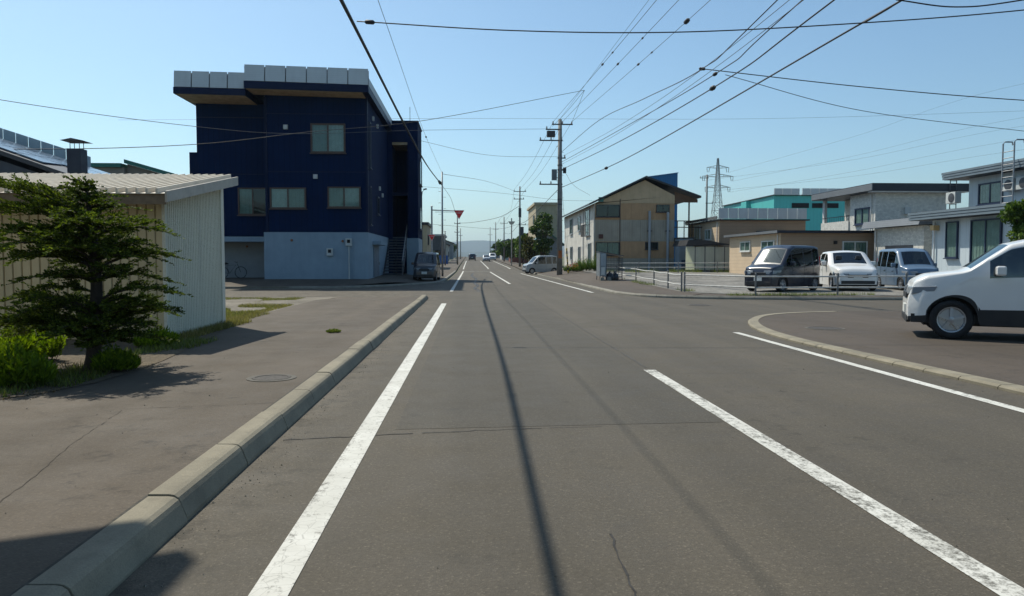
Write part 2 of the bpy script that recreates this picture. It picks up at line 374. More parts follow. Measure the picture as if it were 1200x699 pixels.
def crack(P, wd, name='crack', jit=0.02, z=0.003, mat=None, seed=1, par=None):
    rnd = random.Random(seed); b = B(); pts = []
    for a, c in zip(P, P[1:]):
        a = Vector(a); c = Vector(c); n = max(2, int((c-a).length/0.07))
        for i in range(n): pts.append(a.lerp(c, i/n)+Vector((rnd.gauss(0, jit), rnd.gauss(0, jit))))
    pts.append(Vector(P[-1]))
    for i, (p, q) in enumerate(zip(pts, pts[1:])):
        d = (q-p).normalized(); s = Vector((-d.y, d.x)); w1 = wd*rnd.uniform(0.4, 1); 
        if rnd.random() < 0.06: continue
        b.quad((*(p-s*w1), z), (*(p+s*w1), z), (*(q+s*w1), z), (*(q-s*w1), z))
    return b.build(name, mat or SEAL, par or road)
SEAL = M('crack_dark', (0.028, 0.026, 0.024), 0.9, 0.3, 10)  # plain dark colour of the cracks
CSHAD = M('cable_shadow_dark', (0.03, 0.03, 0.031), 0.6, 0.3, 6)  # painted shadow of the thick cable bundle, laid as dark strips
crack([(-1.47, 5.87), (-0.69, 6.0), (0.06, 6.11), (0.66, 6.17)], 0.010, seed=2, jit=0.006)
crack([(0.66, 6.17), (1.1, 6.2)], 0.004, seed=3, jit=0.006)
crack([(0.45, 9.3), (0.65, 9.27)], 0.009, seed=4, jit=0.004)
crack([(0.72, 3.75), (0.70, 3.6), (0.68, 3.43), (0.70, 3.23), (0.67, 2.9)], 0.007, seed=5, jit=0.008)
crack([(2.28, 9.6), (2.27, 16), (2.3, 30)], 0.016, seed=6, jit=0.006, mat=M('joint_dark', (0.06, 0.057, 0.052), 0.9))
crack([(0.40, 34.5), (0.20, 37), (0.42, 41), (0.25, 46), (0.45, 56), (0.1, 66), (0.3, 80)], 0.11, 'cable_shadow', 0.015, 0.0035, CSHAD, 7)  # cable bundle's shadow drawn as a wavy strip on the far lane
crack([(0.28, 33.5), (0.48, 33.7)], 0.2, 'cable_shadow', 0.005, 0.0036, CSHAD, 8)
crack([(2.6, 9.1), (5.0, 9.0)], 0.004, seed=9, jit=0.006, mat=MATS['joint_dark'])
B().quad((-0.62, 6.19, 0.002), (2.18, 6.32, 0.002), (2.18, 26.5, 0.002), (-0.60, 26.5, 0.002)).build('repair_patch', ASQ, road)
def manhole(x, y, z, r=0.3, lab='round iron manhole cover', parent=None):
    t = thing('manhole_cover', lab, 'manhole cover', (x, y, z))
    B().lathe((x, y, z), (0,0,1), [(r, 0.0), (r, 0.008), (r-0.03, 0.010), (r-0.032, 0.006), (0.01, 0.007)], 28).build('lid', IRON, t)
    B().lathe((x, y, z), (0,0,1), [(r+0.06, 0.0), (r+0.06, 0.005), (r+0.004, 0.006), (r+0.004, 0.0)], 28).build('ring', M('ring_mortar', (0.10, 0.092, 0.075), 0.9, 0.2, 20), t)
    return t
IRON = M('rusted_iron', (0.055, 0.048, 0.042), 0.8, 0.35, 14, metal=0.2)
FSEAM = M('footway_seam', (0.055, 0.044, 0.032), 0.9, 0.2, 8)
# ---- left footway, with the ramp down to the side street
def zfw(x, y): return lerp(0.135, 0.012, sm(23.5, 28.0, y)) if x > -20 else 0.1
b = B(); ysl = [-60, 0, 10, 20, 23.5, 24.4, 25.3, 26.2, 27.1, 28.3]
for a, c in zip(ysl, ysl[1:]):
    for x0, x1 in ((-4.9, -3.2), (-3.2, -1.72)): b.quad((x0, a, zfw(x0, a)), (x1, a, zfw(x1, a)), (x1, c, zfw(x1, c)), (x0, c, zfw(x0, c)))
b.quad((-1.72, 27.1, zfw(-2, 27.1)), (-1.52, 27.1, 0.001), (-1.52, 28.3, 0.001), (-1.72, 28.3, 0.011))
fway = tag(b.build('footway', ASW), kind='structure')
crack([(-2.93, 6.45), (-2.75, 5.3), (-2.55, 4.5), (-2.35, 3.4)], 0.003, 'seam', 0.004, 0.1385, FSEAM, 12, fway)
crack([(-2.9, 6.5), (-1.75, 6.7)], 0.004, 'seam', 0.006, 0.1385, FSEAM, 13, fway)
crack([(-4.0, 13.4), (-1.75, 13.7)], 0.006, 'seam', 0.006, 0.1385, FSEAM, 14, fway)
b = B()
for a, c in zip([15.6, 20, 24, 26, 28.3], [20, 24, 26, 28.3]): b.quad((-60, a, zfw(-4, a)), (-4.9, a, zfw(-4, a)), (-4.9, c, zfw(-4, c)), (-60, c, zfw(-4, c)))
b.quad((-60, -60, 0.12), (-4.9, -60, 0.12), (-4.9, 15.6, 0.135), (-60, 15.6, 0.135))
tag(b.build('gravel_yard', GRL), kind='structure')
# planting bed by the shed
rnd = random.Random(5)
P = [(-4.33, 6.9), (-4.05, 7.3), (-3.85, 7.9), (-3.80, 8.8), (-3.85, 9.6), (-4.05, 11.2), (-4.25, 12.7), (-4.45, 13.9), (-4.75, 15.6), (-12, 15.6), (-12, 6.5)]
n = len(P); b = B(); b.poly([(x, y, 0.142) for x, y in P]); tag(b.build('planting_bed', SOIL), kind='structure')
# ---- kerbs
def kerbprofile(): return [(-1.515, -0.05), (-1.515, 0.02), (-1.548, 0.105), (-1.560, 0.128), (-1.582, 0.143), (-1.61, 0.148), (-1.72, 0.150), (-1.72, -0.05)]
kerb = bpy.data.objects.new('kerb', None); COL.objects.link(kerb); tag(kerb, kind='structure'); ORG['kerb'] = Vector((0,0,0))
PR = kerbprofile(); first = None
y = -2.55
k = 0
while y < 26.2:
    L = 1.09
    if y > 24.2: L = 1.0
    sc_ = 1 - 0.0*k
    if first is None:
        bb = B().prism([(x, 0.003, z) for x, z in PR], (0, L-0.001, 0)); first = bb.build('kerb_stone', CON, kerb, bevel=0.004); first.location = (0, y, 0); ob = first
    else: ob = share(first, 'kerb_stone', kerb, (0, y, 0)); m = ob.modifiers.new('bevel', 'BEVEL'); m.width = 0.004; m.segments = 2; m.limit_method = 'ANGLE'
    ob.location = (rnd.uniform(-0.005, 0.005), y, rnd.uniform(-0.006, 0.004)); ob.rotation_euler = (0, 0, rnd.uniform(-0.003, 0.003))
    y += 1.10; k += 1
e = [(x, 0, z) for x, z in PR]; b = B(); n = len(PR)               # tapering nose stone
pts0 = [(x, y, z) for x, z in PR]; pts1 = [(x-0.05, y+0.9, min(z, 0.07) if z > 0 else z) for x, z in PR]; pts2 = [(-1.64+(x+1.62)*0.6, y+1.15, min(z, 0.01)) for x, z in PR]
for A_, C_ in ((pts0, pts1), (pts1, pts2)):
    for i in range(n): j = (i+1) % n; b.quad(A_[i], A_[j], C_[j], C_[i])
b.poly(pts0); b.poly(pts2[::-1]); b.build('kerb_stone', CON, kerb)
B().box(-1.74, -1.70, -3, 26, 0.10, 0.1385).build('kerb_bedding', M('joint_dirt', (0.05, 0.045, 0.035), 0.95, 0.4, 20), kerb)
def kerbcurve(P, wd, h, seg, name, mat=CON, out=1, maxn=999):
    """kerb stones laid along a curved line; P runs with the road on its right-hand side when out=1"""
    pts = catmull([(x, y_, 0) for x, y_ in P], 16); L = [0]
    for a, c in zip(pts, pts[1:]): L.append(L[-1]+(c-a).length)
    def at(s):
        for i in range(len(L)-1):
            if L[i+1] >= s: return pts[i].lerp(pts[i+1], (s-L[i])/max(1e-6, L[i+1]-L[i]))
        return pts[-1]
    par = bpy.data.objects.new(name, None); COL.objects.link(par); tag(par, kind='structure'); ORG[par.name] = Vector((0,0,0))
    s = 0; cnt = 0
    while s < L[-1]-0.05:
        s1 = min(L[-1], s+seg); b = B(); q = 3; rows = []
        for i in range(q+1):
            ss = lerp(s+0.006, s1-0.006, i/q); p = at(ss); d = (at(min(L[-1], ss+0.05))-at(max(0, ss-0.05))).normalized(); nrm = Vector((-d.y, d.x, 0))*out
            z0 = zr(p.y)
            rows.append([p+Vector((0,0,z0-0.05)), p+Vector((0,0,z0+h*0.55)), p+nrm*0.035+Vector((0,0,z0+h)), p+nrm*wd+Vector((0,0,z0+h)), p+nrm*wd+Vector((0,0,z0-0.05))])
        for a, c in zip(rows, rows[1:]):
            for i in range(5): j = (i+1) % 5; b.quad(a[i], a[j], c[j], c[i])
        b.poly(rows[0]); b.poly(rows[-1][::-1])
        b.build('kerb_stone', mat, par); s = s1; cnt += 1
    return par
KR = [(5.78, -4), (5.74, 4), (5.72, 7.42), (5.62, 9.4), (5.53, 11.2), (5.50, 12.6), (5.62, 14.2), (5.98, 15.8), (6.55, 17.2), (7.3, 18.3), (8.3, 19.0), (9.6, 19.4)]
kerbcurve(KR, 0.22, 0.05, 0.62, 'dropped_kerb', CON, -1)
KF = [(40, 25.0), (20, 25.2), (14, 25.4), (10.5, 25.9), (8.0, 26.8), (6.6, 28.2), (6.0, 30.4), (5.95, 33), (6.0, 38), (6.35, 54), (6.4, 80)]
kerbcurve(KF, 0.16, 0.11, 1.2, 'corner_kerb', CON2, -1)
KL = [(-40, 37.0), (-9, 37.2), (-6.5, 37.6), (-4.6, 39.6), (-3.2, 42.3), (-2.2, 44.6), (-1.75, 48), (-1.7, 56), (-1.7, 90)]
kerbcurve(KL, 0.16, 0.11, 1.2, 'far_kerb', CON2, 1)
# ---- ground behind the kerbs
def sheet(name, P, z, mat, n=1):
    b = B(); b.poly([(x, y_, z(x, y_) if callable(z) else z) for x, y_ in P]); return tag(b.build(name, mat), kind='structure')
inner = [(p.x, p.y) for p in catmull([(x+0.2, y_, 0) for x, y_ in KR], 6)]
sheet('forecourt', inner + [(60, 19.6), (60, -60), (5.98, -60)], 0.043, ASF)
# left corner plot (blue block): rises gently away from the street
def zplot(x, y_): return 0.105 + 0.235*sm(37.5, 42.0, y_)*sm(-3.0, -5.0, x) + 0.12*sm(-3.0, -3.8, x)*sm(44, 50, y_)
b = B(); xs = [-60, -30, -18, -14, -10, -8, -6, -5, -4.4, -3.8, -3.4, -3.0, -2.4, -1.86]; yy = [37.15, 38, 39, 40, 41, 42, 43, 45, 47, 50, 54, 58, 64, 75, 90]
def xlim(y_):                                                        # right-hand limit given by the kerb line
    K = [(37.2, -9), (37.6, -6.5), (39.6, -4.6), (42.3, -3.2), (44.6, -2.2), (48, -1.75), (56, -1.7), (90, -1.7)]
    if y_ <= K[0][0]: return -9
    for (a, xa), (c, xc) in zip(K, K[1:]):
        if y_ <= c: return lerp(xa, xc, (y_-a)/(c-a))
    return -1.7
for a, c in zip(yy, yy[1:]):
    for x0, x1 in zip(xs, xs[1:]):
        q = [(min(x0, xlim(a)-0.03), a), (min(x1, xlim(a)-0.03), a), (min(x1, xlim(c)-0.03), c), (min(x0, xlim(c)-0.03), c)]
        if abs(q[0][0]-q[1][0]) < 1e-4 and abs(q[2][0]-q[3][0]) < 1e-4: continue
        b.quad(*[(x, y_, zplot(x, y_)+zr(y_)) for x, y_ in q])
plot = b.build('corner_plot', ASW); tag(plot, kind='structure')
bm = bmesh.new(); bm.from_mesh(plot.data); bmesh.ops.remove_doubles(bm, verts=bm.verts, dist=1e-4); bmesh.ops.dissolve_degenerate(bm, dist=1e-4, edges=bm.edges); bm.to_mesh(plot.data); bm.free()
# right footway and car park
def zlot(y_): return 0.125 + 0.36*sm(32, 60, y_)
b = B()
KI = [(8.2, 27.0), (6.85, 28.4), (6.25, 30.5), (6.12, 33), (6.16, 38), (6.5, 54), (6.55, 80)]
KO = [(9.0, 28.4), (8.7, 29.2), (8.55, 30.2), (8.75, 33), (9.0, 38), (9.1, 54), (9.1, 80)]
for (a, c), (d, e) in zip(zip(KI, KI[1:]), zip(KO, KO[1:])): b.quad((a[0]-0.12, a[1], 0.106+zr(a[1])), (*d, zlot(d[1])+0.002), (*e, zlot(e[1])+0.002), (c[0]-0.12, c[1], 0.106+zr(c[1])))
b.quad((8.2, 27.0, 0.108), (10.5, 26.1, 0.108), (10.5, 26.6, 0.112), (9.0, 28.4, 0.115))
b.quad((10.5, 26.1, 0.108), (14, 25.6, 0.108), (14, 26.0, 0.112), (10.5, 26.6, 0.112)); b.quad((14, 25.6, 0.108), (60, 25.2, 0.108), (60, 26.0, 0.112), (14, 26.0, 0.112))
tag(b.build('corner_footway', ASF), kind='structure')
b = B(); ys = [28.4, 30.2, 33, 38, 44, 50, 56, 60, 70, 90]
def xin(y_):
    for (xa, a), (xc, c) in zip(KO, KO[1:]):
        if y_ <= c: return lerp(xa, xc, (y_-a)/(c-a))
    return 9.1
b.poly([(9.0, 28.4, 0.126), (10.5, 26.6, 0.126), (14, 26.0, 0.126), (60, 26.0, 0.126), (60, 28.4, 0.126)])
for a, c in zip(ys, ys[1:]): b.quad((xin(a), a, zlot(a)), (60, a, zlot(a)), (60, c, zlot(c)), (xin(c), c, zlot(c)))
tag(b.build('gravel_car_park', GRV), kind='structure')
b = strip(-4.6, -1.7, 90, 420, 0.10); tag(b.build('far_footway', ASW), kind='structure')
b = strip(6.5, 9.1, 80, 420, 0.10); tag(b.build('far_footway', ASW), kind='structure')
manhole(-2.13, 8.13, 0.136, 0.2, 'small round iron cover set in the footway beside the kerb')
manhole(7.03, 14.5, 0.044, 0.32, 'round iron manhole cover in the forecourt near the white car')
manhole(7.1, 22.9, 0.002, 0.32, 'round iron manhole cover in the mouth of the right side street')
# distant hills
def hills(yc, hmax, seed, name):
    b = B(); n = 90; rows = []
    for (dy, k) in ((-900, 0.0), (-450, 0.55), (0, 1.0), (700, 0.1)):
        row = []
        for i in range(n+1):
            x = lerp(-5500, 5500, i/n); h = (0.5+0.5*mnoise.noise((x*0.0007, seed, 0)))*0.8+0.25*mnoise.noise((x*0.003, seed, 3))+0.08*mnoise.noise((x*0.011, seed+dy*0.001, 5))
            row.append((x, yc+dy, -2+hmax*k*max(0.15, h+0.35)))
        rows.append(row)
    for a, c in zip(rows, rows[1:]):
        for i in range(n): b.quad(a[i], a[i+1], c[i+1], c[i])
    return tag(b.build(name, M('forest_hill', (0.018, 0.034, 0.028), 0.95, 0.3, 0.01), smooth=True), kind='structure')
hills(6500, 175, 1.7, 'hills'); hills(4200, 70, 8.3, 'hills')

# ================================================================== SHED
CREAM = M('cream_siding', (0.58, 0.48, 0.29), 0.6, 0.1, 2, streak=0.25); PALEC = M('pale_corrugated', (0.74, 0.72, 0.60), 0.55, 0.06, 0.55, 0.06, 2, streak=0.25)
ROOFB = M('beige_roof_sheet', (0.60, 0.54, 0.44), 0.6, 0.1, 3, streak=0.15); WOODB = M('weathered_wood', (0.17, 0.125, 0.08), 0.85, 0.25, 8)
shed = thing('shed', 'low storage shed with cream boarded front, pale corrugated side and beige ribbed roof', 'shed', (-7.5, 13.8, 0.14))
X0, X1, Y0, Y1 = -11.0, -4.83, 12.2, 14.85
def zs(y_): return 2.40 + (y_-11.6)*0.172
c = B(); c.prism([(X0+0.02, Y0+0.03, 0.12), (X0+0.02, Y1, 0.12), (X0+0.02, Y1, zs(Y1)-0.03), (X0+0.02, Y0+0.03, zs(Y0)-0.03)], (X1-X0-0.05, 0, 0)); c.build('wall', CREAM, shed)
n = 45; wd = (X1-X0)/n; fp = None
for i in range(n):
    x = X0+wd*i
    if fp is None:
        fp = B().prism([(x+0.005, Y0+0.028, 0.15), (x+0.012, Y0+0.002, 0.15), (x+wd-0.014, Y0-0.004, 0.15), (x+wd-0.006, Y0+0.028, 0.15)], (0, 0, zs(Y0)-0.2)).build('wall_panel', CREAM, shed)
    else: share(fp, 'wall_panel', shed, (wd*i, rnd.uniform(-0.002, 0.002), 0))
cb = B(); y = Y0; pr = []                                            # corrugated side cladding
while y < Y1:
    for dy, dx in ((0, 0), (0.022, 0), (0.028, 0.040), (0.050, 0.040), (0.072, 0)):
        if y+dy <= Y1: pr.append((X1+dx-0.01, y+dy))
    y += 0.078
for (xa, ya), (xb, yb) in zip(pr, pr[1:]): cb.quad((xa, ya, 0.10), (xb, yb, 0.10), (xb, yb, zs(yb)-0.04), (xa, ya, zs(ya)-0.04))
cb.build('corrugated_side', PALEC, shed)
B().box(X1-0.03, X1+0.022, Y0-0.012, Y0+0.03, 0.13, zs(Y0)-0.06).build('corner_trim', PALEC, shed)
B().box(X1-0.03, X1+0.05, Y1-0.06, Y1+0.10, 0.10, zs(Y1)-0.05).build('corner_trim', PALEC, shed)
RY0, RY1, RX0, RX1 = 11.55, 15.0, -11.2, -4.53
nr = 46; rw = (RX1-RX0)/nr; rp = None
rf = B().prism([(RX0, RY0, zs(RY0)-0.05), (RX0, RY1, zs(RY1)-0.05), (RX0, RY1, zs(RY1)-0.005), (RX0, RY0, zs(RY0)-0.005)], (RX1-RX0, 0, 0)).build('roof', WOODB, shed)
for i in range(nr):
    x = RX0+rw*i
    if rp is None:
        q = B(); a, z0_, z1_ = x, zs(RY0-0.03), zs(RY1)
        pf = [(0, 0.0), (0, 0.085), (0.030, 0.085), (0.033, 0.008), (rw-0.004, 0.008), (rw-0.004, 0.0)]
        for (u, h), (u2, h2) in zip(pf, pf[1:]): q.quad((a+u, RY0-0.03, z0_+h), (a+u2, RY0-0.03, z0_+h2), (a+u2, RY1, z1_+h2), (a+u, RY1, z1_+h))
        q.poly([(a+u, RY0-0.03, z0_+h) for u, h in pf]); rp = q.build('roof_panel', ROOFB, rf)
    else: share(rp, 'roof_panel', rf, (rw*i, 0, 0))
B().box(RX0, RX1, RY0-0.02, RY0+0.004, zs(RY0)-0.16, zs(RY0)-0.052).build('fascia', WOODB, shed)
VERGE = M('grey_verge', (0.40, 0.36, 0.30), 0.6, 0.15, 4)
B().prism([(RX1-0.01, RY0-0.03, zs(RY0)-0.13), (RX1-0.01, RY1, zs(RY1)-0.13), (RX1-0.01, RY1, zs(RY1)+0.035), (RX1-0.01, RY0-0.03, zs(RY0)+0.035)], (0.03, 0, 0)).build('verge_board', VERGE, shed)
for yb in (12.5, 13.7, 14.7): B().box(X1+0.012, RX1-0.012, yb-0.05, yb+0.05, zs(yb)-0.14, zs(yb)-0.055).build('rafter_end', WOODB, shed)

# ================================================================== HOUSE JUST LEFT OF THE VIEW (throws the shadow at the lower left)
nh = thing('house', 'plain two storey house just left of view beside the footway', 'house', (-8.8, 2, 0.12))
HW = M('grey_house_wall', (0.34, 0.33, 0.30), 0.8, 0.1); HR = M('dark_roof_sheet', (0.05, 0.05, 0.055), 0.5, 0.15)
B().prism([(-13, -8, 0.1), (-5.35, -8, 0.1), (-5.35, 7.2, 0.1), (-13, 4.2, 0.1)], (0, 0, 6.9)).build('wall', HW, nh)
B().prism([(-13.6, -8.5, 7.25), (-4.66, -8.5, 7.25), (-4.66, 7.85, 7.25), (-13.6, 4.3, 7.25)], (0, 0, 0.25)).build('roof', HR, nh)
window(nh, right(-5.35), -4, -2, 1.2, 2.3); window(nh, right(-5.35), 2, 4, 4.4, 5.6); window(nh, right(-5.35), 2.5, 4.5, 1.2, 2.3)

# ================================================================== BLUE BLOCK
bb_ = thing('apartment_building', 'navy blue three storey block with pale blue base and grey parapet panels', 'building', (-9.5, 46, 0.3))
ZT = 10.25
B().box(-11.25, -5.72, 42.5, 54.0, 2.95, 10.55).build('wall', NAVY, bb_)
B().box(-15.40, -11.253, 43.7, 54.0, 2.78, 10.2).build('wall', NAVY, bb_)
B().box(-16.0, -15.403, 44.2, 53.9, 2.78, 7.55).build('side_wing', NAVY, bb_)
B().box(-11.42, -5.70, 42.46, 53.9, 0.15, 2.946).build('base', BASEB, bb_)
B().box(-5.80, -5.66, 42.44, 42.6, 2.953, 10.6).build('corner_trim', NAVYT, bb_)
B().box(-11.30, -11.18, 42.44, 42.52, 2.953, 10.35).build('corner_trim', NAVYT, bb_)
for z in (6.27, 9.45): B().box(-11.17, -5.81, 42.47, 42.51, z, z+0.05).build('seam_trim', NAVYT, bb_); B().box(-15.38, -11.31, 43.67, 43.71, z-0.02, z+0.03).build('seam_trim', NAVYT, bb_)
# garage recess at the left
B().box(-15.9, -11.43, 45.4, 53.8, 0.15, 2.77).build('garage_wall', M('garage_wall', (0.25, 0.27, 0.28), 0.8, 0.1), bb_)
B().box(-15.9, -11.43, 43.72, 45.38, 2.45, 2.74).build('lintel', BASEB, bb_)
# roof slabs with soffit, fascia and parapet panels
def slab(x0, x1, y0, y1, zb0, zb1, th):
    return [(x0,y0,zb0),(x1,y0,zb1),(x1,y1,zb1),(x0,y1,zb0),(x0,y0,zb0+th),(x1,y0,zb1+th),(x1,y1,zb1+th),(x0,y1,zb0+th)]
r1 = B().hexa(slab(-11.95, -5.40, 41.0, 54.3, 10.50, 10.36, 0.38)).build('roof', NAVYT, bb_)
r2 = B().hexa(slab(-15.72, -11.96, 41.3, 54.3, 10.24, 10.18, 0.34)).build('roof', NAVYT, bb_)
B().hexa(slab(-11.85, -5.75, 41.1, 42.48, 10.475, 10.335, 0.02)).build('soffit', SOFF, r1)
B().hexa(slab(-15.6, -12.0, 41.4, 43.68, 10.215, 10.155, 0.02)).build('soffit', SOFF, r2)
def panels(x0, x1, yf, n_, zb0, zb1, h, par):
    wv = (x1-x0)/n_
    for i in range(n_):
        a = x0+wv*i+0.03; c_ = x0+wv*(i+1)-0.03; za = lerp(zb0, zb1, i/n_); zc = lerp(zb0, zb1, (i+1)/n_)
        q = B().hexa([(a,yf,za),(c_,yf,zc),(c_,yf+0.06,zc),(a,yf+0.06,za),(a,yf+0.10,za+h),(c_,yf+0.10,zc+h),(c_,yf+0.14,zc+h),(a,yf+0.14,za+h)])
        q.build('parapet_panel', SNOWP, par)
    B().hexa(slab(x0, x1, yf+0.15, yf+0.2, zb0, zb1, h*0.9)).build('panel_rail', STEEL, par)
panels(-11.95, -5.40, 41.0, 6, 10.90, 10.75, 0.86, r1)
panels(-15.72, -11.96, 41.3, 4, 10.60, 10.54, 0.86, r2)
B().hexa(slab(-5.46, -5.40, 41.25, 54.3, 10.75, 10.75, 0.4)).build('side_parapet', SNOWP, r1)
# windows
F_ = front(42.5)
window(bb_, F_, -8.79, -6.89, 7.32, 8.94, BROWNF, 2, (2, 1), 0.09)
window(bb_, F_, -11.05, -9.08, 4.24, 5.41, BROWNF, 2, (1, 2), 0.08)
window(bb_, F_, -7.9, -6.08, 4.30, 5.47, BROWNF, 2, (2, 1), 0.08)
window(bb_, front(43.7), -13.15, -11.5, 3.95, 5.50, BROWNF, 2, (2, 0), 0.08)
SF = right(-5.72)
for (y0, y1, z0, z1) in ((43.2, 43.7, 6.6, 9.2), (43.2, 43.7, 3.4, 5.6), (46.6, 47.6, 4.2, 5.3)): window(bb_, SF, y0, y1, z0, z1, NAVF, 1, (0,), 0.06)
d = B().obox(right(-5.70), 44.7, 47.2, 0.4, 2.2, 0, 0.05).build('door', M('grey_door', (0.12, 0.16, 0.2), 0.6), bb_)
B().obox(right(-5.70), 46.9, 46.98, 1.1, 1.3, 0.05, 0.1).build('handle', STEEL, d)
B().obox(right(-5.70), 44.4, 47.6, 2.3, 2.5, 0, 0.5).build('door_canopy', BASEB, bb_)
PALEB = M('pale_box', (0.5, 0.52, 0.5), 0.6, 0.1)
for (x, z, s) in ((-7.8, 1.85, 0.17), (-6.75, 2.4, 0.17)):
    m_ = B().box(x-s, x+s, 42.3, 42.458, z-s*1.2, z+s*1.2).build('meter_box', PALEB, bb_); B().box(x-s*0.5, x+s*0.5, 42.285, 42.298, z-0.05, z+s*0.8).build('dial', DARK, m_)
B().tube([(-6.75, 42.4, 2.2), (-6.75, 42.4, 0.33)], 0.03).build('pipe', PALEB, bb_)
B().tube([(-6.55, 42.4, 2.9), (-6.55, 42.4, 0.33)], 0.02).build('pipe', BASEB, bb_)
for (x, z) in ((-10.14, 8.72), (-8.55, 6.02)): B().box(x-0.11, x+0.11, 42.36, 42.498, z-0.12, z+0.12).build('vent_hood', PALEB, bb_)
for (x, z) in ((-9.9, 2.5), (-7.1, 2.45), (-13.2, 2.2)): B().lathe((x, 42.455 if x > -11 else 45.395, z), (0,-1,0), [(0.07, 0), (0.07, 0.03), (0.05, 0.06)], 10).build('vent_cap', M('rusty_cap', (0.22, 0.09, 0.04), 0.8), bb_)
for (y, z) in ((48, 5.9), (49.5, 5.6), (45, 9.7), (47, 9.6)): B().obox(SF, y-0.12, y+0.12, z-0.12, z+0.12, 0, 0.1).build('vent_hood', PALEB, bb_)
# stair tower and steps at the street side
TW = [(-5.716, -5.4, 53.0, 57, 0.2, 9.6), (-4.34, -3.62, 53.0, 57, 2.93, 9.6), (-5.716, -3.62, 53.0, 57, 9.601, 10.97)]
for t_ in TW: B().box(*t_).build('tower_wall', NAVY, bb_)
B().box(-5.39, -4.35, 56.0, 56.9, 0.3, 9.59).build('tower_back', NAVY, bb_)
B().box(-4.42, -3.60, 52.96, 57, 0.1, 2.926).build('tower_base', BASEB, bb_)
B().box(-5.39, -4.35, 53.02, 55.98, 5.9, 6.1).build('landing', NAVYT, bb_)
B().box(-5.39, -4.35, 53.05, 55.98, 9.4, 9.58).build('tower_soffit', SOFF, bb_)
B().box(-5.74, -3.56, 52.9, 57.06, 10.975, 11.05).build('roof', NAVYT, bb_)
for (z0, z1) in ((3.6, 5.2), (6.8, 8.6)): window(bb_, right(-3.62), 54.0, 56.0, z0, z1, NAVF, 1, (0,), 0.06)
STEP = M('stair_steel', (0.05, 0.065, 0.085), 0.7, 0.2); stp = None
for i in range(14):
    y0 = 49.3+i*0.30; z0 = 0.36+i*0.19
    if stp is None: stp = B().box(-5.66, -4.46, y0, y0+0.32, z0+0.10, z0+0.19).build('step', STEP, bb_)
    else: share(stp, 'step', bb_, (0, i*0.30, i*0.19))
for x in (-5.69, -4.45): B().prism([(x, 49.2, 0.3), (x, 53.4, 2.95), (x, 53.4, 2.65), (x, 49.5, 0.2)], (0.04, 0, 0)).build('stringer', STEP, bb_)
hr = B(); hr.tube([(-4.43, 49.3, 1.3), (-4.43, 53.3, 3.85)], 0.025)
for i in range(5): hr.tube([(-4.43, 49.4+i*0.95, 0.4+i*0.6), (-4.43, 49.4+i*0.95, 1.35+i*0.605)], 0.018)
hr.build('handrail', STEEL, bb_)
B().tube([(-4.3, 55, 10.97), (-4.3, 55, 12.4)], 0.02).build('aerial_mast', DSTEEL, bb_)

# ================================================================== BICYCLE in the garage recess
bi = thing('bicycle', 'dark bicycle parked in the garage recess of the navy block', 'bicycle', (-13.9, 44.6, 0.345))
def wheel_b(x):
    t_ = B()
    pts = [(x+0.33*math.cos(a*math.pi/12), 44.6, 0.68+0.33*math.sin(a*math.pi/12)) for a in range(25)]
    wv = t_.tube(pts, 0.02, 6, False).build('wheel', BLK, bi, smooth=True)
    sp = B()
    for a in range(12): sp.tube([(x, 44.6, 0.68), (x+0.31*math.cos(a*math.pi/6), 44.6, 0.68+0.31*math.sin(a*math.pi/6))], 0.004, 4)
    sp.build('spokes', STEEL, wv)
wheel_b(-14.4); wheel_b(-13.35)
B().tube([(-14.4, 44.6, 0.68), (-14.0, 44.6, 0.62), (-14.15, 44.6, 1.08), (-13.62, 44.6, 1.12), (-14.0, 44.6, 0.62)], 0.018).build('frame', DSTEEL, bi)
B().tube([(-13.35, 44.6, 0.68), (-13.55, 44.6, 1.2)], 0.016).build('fork', DSTEEL, bi)
B().tube([(-13.62, 44.35, 1.3), (-13.55, 44.6, 1.24), (-13.62, 44.85, 1.3)], 0.014).build('handlebar', DSTEEL, bi)
B().tube([(-14.3, 44.6, 1.19), (-14.16, 44.6, 1.2), (-14.05, 44.6, 1.18)], [0.07, 0.06, 0.03], 8).build('saddle', BLK, bi)

# ================================================================== GABLED APARTMENT HOUSE
ga = thing('apartment_house', 'weathered beige two storey apartment house with low gable roof behind the car park', 'house', (14.1, 70, 0.45))
BEI = M('beige_board', (0.56, 0.41, 0.25), 0.8, 0.1, 1.2, streak=0.25); TANB = M('tan_board', (0.47, 0.29, 0.155), 0.8, 0.12, 1.5, streak=0.25)
GRC = siding('grey_corrugated', (0.37, 0.33, 0.26), 0.18, 0.6, 'v', 0.6, 0.1, 0.15, 0.5, 0.3); LWALL = M('peeling_white_render', (0.62, 0.59, 0.52), 0.85, 0.2, 1.0, streak=0.55)
GX0, GX1, GY0, GY1 = 10.66, 17.56, 64.0, 84.5
B().prism([(GX0, GY0+0.03, 0.3), (GX1, GY0+0.03, 0.3), (GX1, GY0+0.03, 6.95), (14.98, GY0+0.03, 8.25), (GX0, GY0+0.03, 6.25)], (0, GY1-GY0, 0)).build('wall', BEI, ga)
B().box(GX0-0.03, GX0-0.002, GY0, GY1, 0.4, 6.15).build('side_render', LWALL, ga)
def band(x0, x1, z0, z1, mat):
    n_ = max(1, round((x1-x0)/0.92)); wv = (x1-x0)/n_
    for i in range(n_): B().box(x0+wv*i+0.006, x0+wv*(i+1)-0.006, GY0-rnd.uniform(0.0, 0.012), GY0+0.028, z0+0.008, z1-0.008).build('wall_panel', mat, ga)
